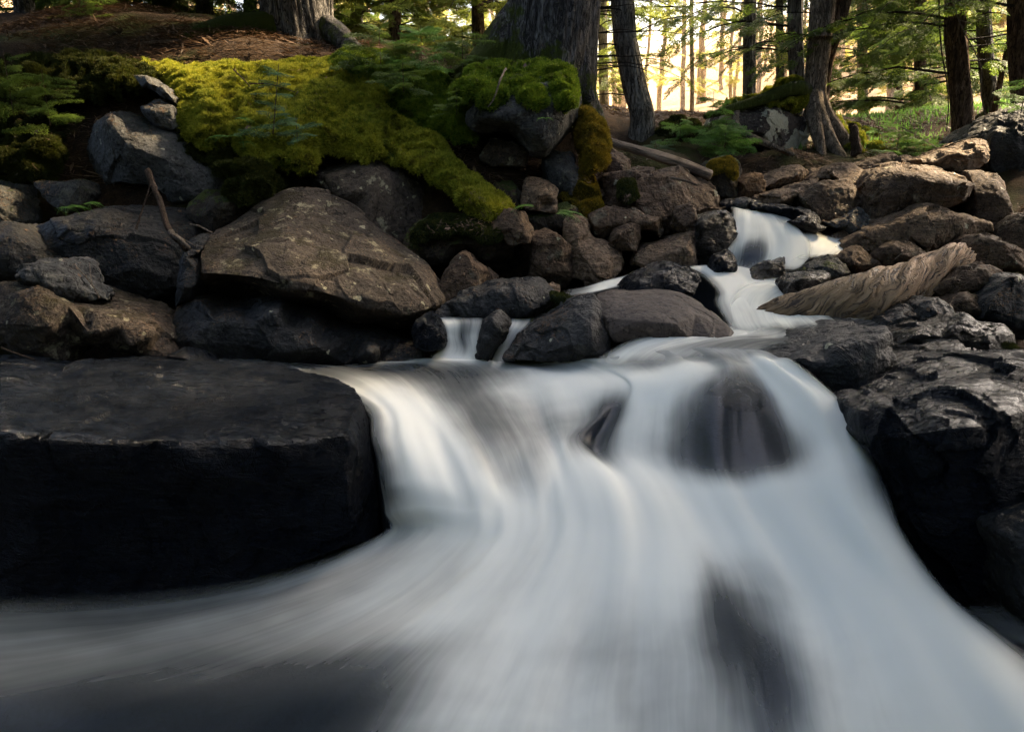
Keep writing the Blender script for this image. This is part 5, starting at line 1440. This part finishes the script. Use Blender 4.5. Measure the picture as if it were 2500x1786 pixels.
moss([(2012,300),(2040,290),(2075,318),(2120,350),(2160,375),(2120,392),(2075,378),(2040,345)], 8.95, 'moss', seed=23, size=.025, tilt=1.6)
moss([(1600,330),(1615,300),(1650,292),(1700,298),(1715,325),(1690,345),(1630,350)], 8.75, 'mossdark', seed=14, size=.022)
moss([(1730,405),(1750,385),(1780,380),(1800,395),(1806,415),(1795,445),(1780,430),(1770,420),(1745,430)], 7.28, 'mossochre', seed=15, size=.016, thick=.2, lumps=.02)
moss([(1000,570),(1050,520),(1120,520),(1190,540),(1250,555),(1230,590),(1180,600),(1120,575),(1060,590),(1010,600)], 5.95, 'mossdark', seed=16, size=.014, lumps=.03)
moss([(2395,800),(2440,800),(2480,830),(2500,870),(2440,880),(2410,850)], 4.4, 'mossdark', seed=17, size=.012, lumps=.02)
moss([(1340,712),(1370,722),(1405,730),(1395,745),(1360,742),(1345,728)], 5.15, 'mossdark', seed=18, size=.01, lumps=.015)
moss([(1510,440),(1550,432),(1560,480),(1530,500),(1512,480)], 6.5, 'mossdark', seed=19, size=.014, lumps=.02)

# brown needle litter and bits of bark over the upper left bank and the gaps
def litter():
    rng = np.random.default_rng(12)
    N = 60000
    x = rng.uniform(-5.2, 5.6, N); y = rng.uniform(6.8, 12.5, N)
    z = ground_z(np.stack([x, y], 1)) 
    p = np.stack([x, y, z], 1)
    p[:, 2] += fbm(p * np.array((1, 1, 0)), .9, 5, .55, 3) * .10 + .02
    a = rng.uniform(0, math.pi, N)
    L = rng.uniform(.02, .07, (N, 1)) * np.where(rng.uniform(size=(N, 1)) < .06, 2.5, 1)
    d = np.stack([np.cos(a), np.sin(a), rng.normal(0, .25, N)], 1)
    s_ = np.stack([-np.sin(a), np.cos(a), np.zeros(N)], 1)
    q = np.stack([p - d * L, p + s_ * L * .10, p + d * L, p - s_ * L * .10 + np.array((0, 0, .004))], 1).reshape(-1, 3)
    me = mesh_np('needle_litter', q, np.arange(N * 4).reshape(-1, 4), M['litter'], shade=False)
    at = me.attributes.new('rnd', 'FLOAT', 'POINT')
    at.data.foreach_set('value', np.repeat(rng.uniform(size=N), 4).astype(np.float32))
    tag(link('needle_litter', me), kind='stuff')
litter()
def debris(T_, cnt, up, sc):
    rng = np.random.default_rng(21)
    V = np.concatenate([t[0] for t in T_]); Nn = np.concatenate([t[1] for t in T_])
    w_ = (fbm(V, 2.2, 3, .6, 5) > .05)
    V, Nn = V[w_], Nn[w_]
    k = rng.choice(len(V), min(cnt, len(V)), replace=False)
    p, n_ = V[k] + Nn[k] * up, Nn[k]
    N = len(p)
    d = np.cross(n_, rng.normal(size=(N, 3))); d /= np.linalg.norm(d, axis=1, keepdims=True)
    s_ = np.cross(n_, d)
    leafy = rng.uniform(size=(N, 1)) < .03
    L = np.where(leafy, rng.uniform(.012, .022, (N, 1)), rng.uniform(.006, .022, (N, 1)))
    L = L * sc
    W = np.where(leafy, L * .6, .0018)
    q = np.stack([p - d * L, p + s_ * W, p + d * L + n_ * L * .2, p - s_ * W], 1).reshape(-1, 3)
    me = mesh_np('needle_litter', q, np.arange(N * 4).reshape(-1, 4), M['litter'], shade=False)
    at = me.attributes.new('rnd', 'FLOAT', 'POINT')
    at.data.foreach_set('value', np.repeat(rng.uniform(size=N), 4).astype(np.float32))
    tag(link('needle_litter', me), kind='stuff')
debris(TOPS, 15000, .004, 1)
debris(TOPS2, 1600, .03, 1.6)

# ------------------------------------------------------------------ seedlings, ferns, undergrowth
def seedling(label, px, py, d, h, n, leaf='needle', seed=0, lean=(0, 0), name='hemlock_seedling', ss=.16, spread=1.):
    rng = np.random.default_rng(seed + 500)
    p0 = P(px, py, d)
    e = bpy.data.objects.new(name, None); COL.objects.link(e); e.location = p0
    tag(e, label, 'seedling')
    path = np.stack([np.linspace(0, lean[0], 8), np.linspace(0, lean[1], 8), np.linspace(-.05, h, 8)], 1)
    link('stem', mesh_np('stem', *tube(path, np.linspace(.004, .002, 8), 6), M['twig']), e)
    gf, rn = Geo(), []
    for k in range(n):
        t = rng.uniform(.1, 1)
        az = rng.uniform(0, 6.28)
        i = min(int(t * 7), 7)
        place(gf, rn, SPRH[rng.integers(3)], path[i], np.array((math.cos(az), math.sin(az) * .8, rng.uniform(-.1, .35))), ss * spread * rng.uniform(.7, 1.3) * (1.25 - .6 * t), rng.normal() * .3, rng)
    me = mesh_np('foliage', *gf.arr(), M[leaf], shade=False); rnd_attr(me, rn); link('foliage', me, e)
seedling('bright green hemlock seedling in front of the cream-lichened boulder', 1735, 340, 8.5, .45, 34, 'fern', 1, ss=.26)
seedling('drooping hemlock seedling at the left foot of the cream-lichened boulder', 1768, 375, 8.2, .3, 30, 'fern', 2, ss=.26)
seedling('low green seedling on the mound left of the cream-lichened boulder', 1660, 335, 8.5, .2, 20, 'fern', 3, ss=.22)
seedling('pale seedling beside the small rocks under the leaning trunk', 1600, 370, 8.2, .15, 14, 'needleblue', 4, ss=.16)
seedling('feathery seedling growing out of the yellow moss mat', 665, 310, 6.0, .42, 22, 'needleblue', 5, lean=(.08, 0), ss=.17)
seedling('dim green seedling lying over the right part of the yellow moss mat', 725, 325, 6.0, .12, 14, 'needleblue', 6, ss=.17)
seedling('dark green seedling behind the moss below the massive hemlock', 1130, 175, 7.3, .35, 30, 'needle', 7, ss=.26)
seedling('leafy green seedling at the left end of the green moss', 930, 165, 7.4, .35, 34, 'needle', 8, ss=.28)
seedling('spreading green seedling between the moss and the mossy root', 1030, 170, 7.5, .35, 34, 'fern', 9, ss=.28)
seedling('seedling with drooping tips over the shaded green moss', 985, 210, 6.9, .2, 20, 'needle', 10, ss=.22)
seedling('shaded seedling on the far left bank above the dim moss', 120, 290, 6.4, .35, 26, 'needle', 11, ss=.22)
seedling('shaded bushy seedling at the left edge of the bank', 30, 260, 6.5, .4, 30, 'needle', 12, ss=.24)
seedling('dim seedling on the needle floor at the upper left', 215, 75, 9.2, .3, 18, 'needle', 13, ss=.22)
seedling('tiny seedling by the green fronds left of the overhang', 1115, 265, 6.6, .15, 14, 'needle', 14, ss=.16)
seedling('small leafy seedling on the grassy saddle right of the cedar', 2190, 365, 8.9, .2, 20, 'fern', 15, ss=.2)
seedling('low seedling on the grassy saddle beside the slabs', 2255, 372, 8.7, .2, 20, 'fern', 16, ss=.2)
seedling('bright seedling at the top of the black rock wall', 2495, 262, 7.2, .25, 22, 'fern', 17, ss=.2)
seedling('low pale green seedling on the saddle under the far trunks', 2140, 350, 9.6, .3, 20, 'fern', 18, ss=.25)

def fern(label, px, py, d, fr, L, seed, az0=-90, spread=70):
    rng = np.random.default_rng(seed)
    g, rn = Geo(), []
    p0 = P(px, py, d)
    for k in range(fr):
        az = math.radians(az0 + rng.uniform(-spread, spread))
        n = 14
        t = np.linspace(0, 1, n)
        LL = L * rng.uniform(.7, 1.1)
        ax = np.stack([np.cos(az) * t * LL, np.sin(az) * t * LL, (.55 * t - .75 * t * t) * LL], 1) + p0
        g.add(*tube(ax, np.linspace(.002, .001, n), 4)); rn.append(np.full(n * 4, .3))
        sd_ = np.array((-math.sin(az), math.cos(az), 0))
        fw = np.array((math.cos(az), math.sin(az), 0))
        for i in range(1, n):
            w_ = LL * .26 * math.sin(math.pi * (t[i] * .9 + .1)) + .004
            for sg in (-1, 1):
                a = ax[i]; tip = a + sd_ * sg * w_ + fw * w_ * .35 + np.array((0, 0, -.15 * w_))
                g.add(np.array([a - fw * .006, a * .5 + tip * .5 - fw * w_ * .16, tip, a * .5 + tip * .5 + fw * w_ * .16]), np.array([[0, 1, 2, 3]]))
                rn.append(np.full(4, rng.uniform()))
    V, F = g.arr()
    base = p0
    me = mesh_np('fern', V - base, F, M['fern'], shade=False); rnd_attr(me, rn)
    tag(link('fern', me, loc=base), label, 'fern')
fern('bright lime fern on the bank rocks below the pale angular rock', 1362, 522, 6.0, 7, .2, 1, 0, 80)
fern('green fern hanging under the pale angular rock', 1305, 505, 6.1, 5, .18, 2, 180, 50)
fern('small fern in the middle of the moss below the seedling', 555, 335, 6.0, 6, .16, 3)
fern('fern drooping from the lower edge of the yellow moss', 592, 350, 5.95, 4, .16, 4, -60, 30)
fern('tiny fern at the top of the moss lobe beside the two tilted slabs', 572, 292, 6.1, 4, .14, 5, -20, 60)
fern('single fern frond hanging on the overhang block', 1332, 290, 6.25, 3, .1, 6)
fern('leafy green plant by the black hollow on the left bank', 160, 508, 5.8, 9, .17, 7, 0, 90)
fern('dim fern at the right of the leafy plant on the left bank', 210, 498, 5.85, 4, .13, 8, 0, 60)
fern('fern at the foot of the cedar on the mossy ridge', 2150, 372, 8.5, 8, .3, 9)
fern('fern below the right-hand trunks', 2290, 372, 8.4, 8, .3, 10)

# grass of the saddle behind the boulders
def grass():
    rng = np.random.default_rng(4)
    N = 22000
    x = rng.uniform(3.0, 8.2, N); y = rng.uniform(9.0, 17, N)
    p = np.stack([x, y, ground_z(np.stack([x, y], 1))], 1)
    p[:, 2] += fbm(p * np.array((1, 1, 0)), .9, 5, .55, 3) * .10
    k = fbm(p, .8, 2, .5, 9) > -.15
    p = p[k]; N = len(p)
    a = rng.uniform(0, 6.28, N); h = rng.uniform(.03, .10, (N, 1))
    s_ = np.stack([np.cos(a), np.sin(a), 0 * a], 1) * h * .12
    t = p + np.stack([rng.normal(0, .35, N), rng.normal(0, .35, N), np.ones(N)], 1) * h
    q = np.stack([p - s_, p + s_, t], 1).reshape(-1, 3)
    me = mesh_np('grass', q, np.arange(N * 3).reshape(-1, 3), M['fern'], shade=False)
    at = me.attributes.new('rnd', 'FLOAT', 'POINT')
    at.data.foreach_set('value', np.repeat(rng.uniform(size=N), 3).astype(np.float32))
    tag(link('grass', me), kind='stuff')
grass()
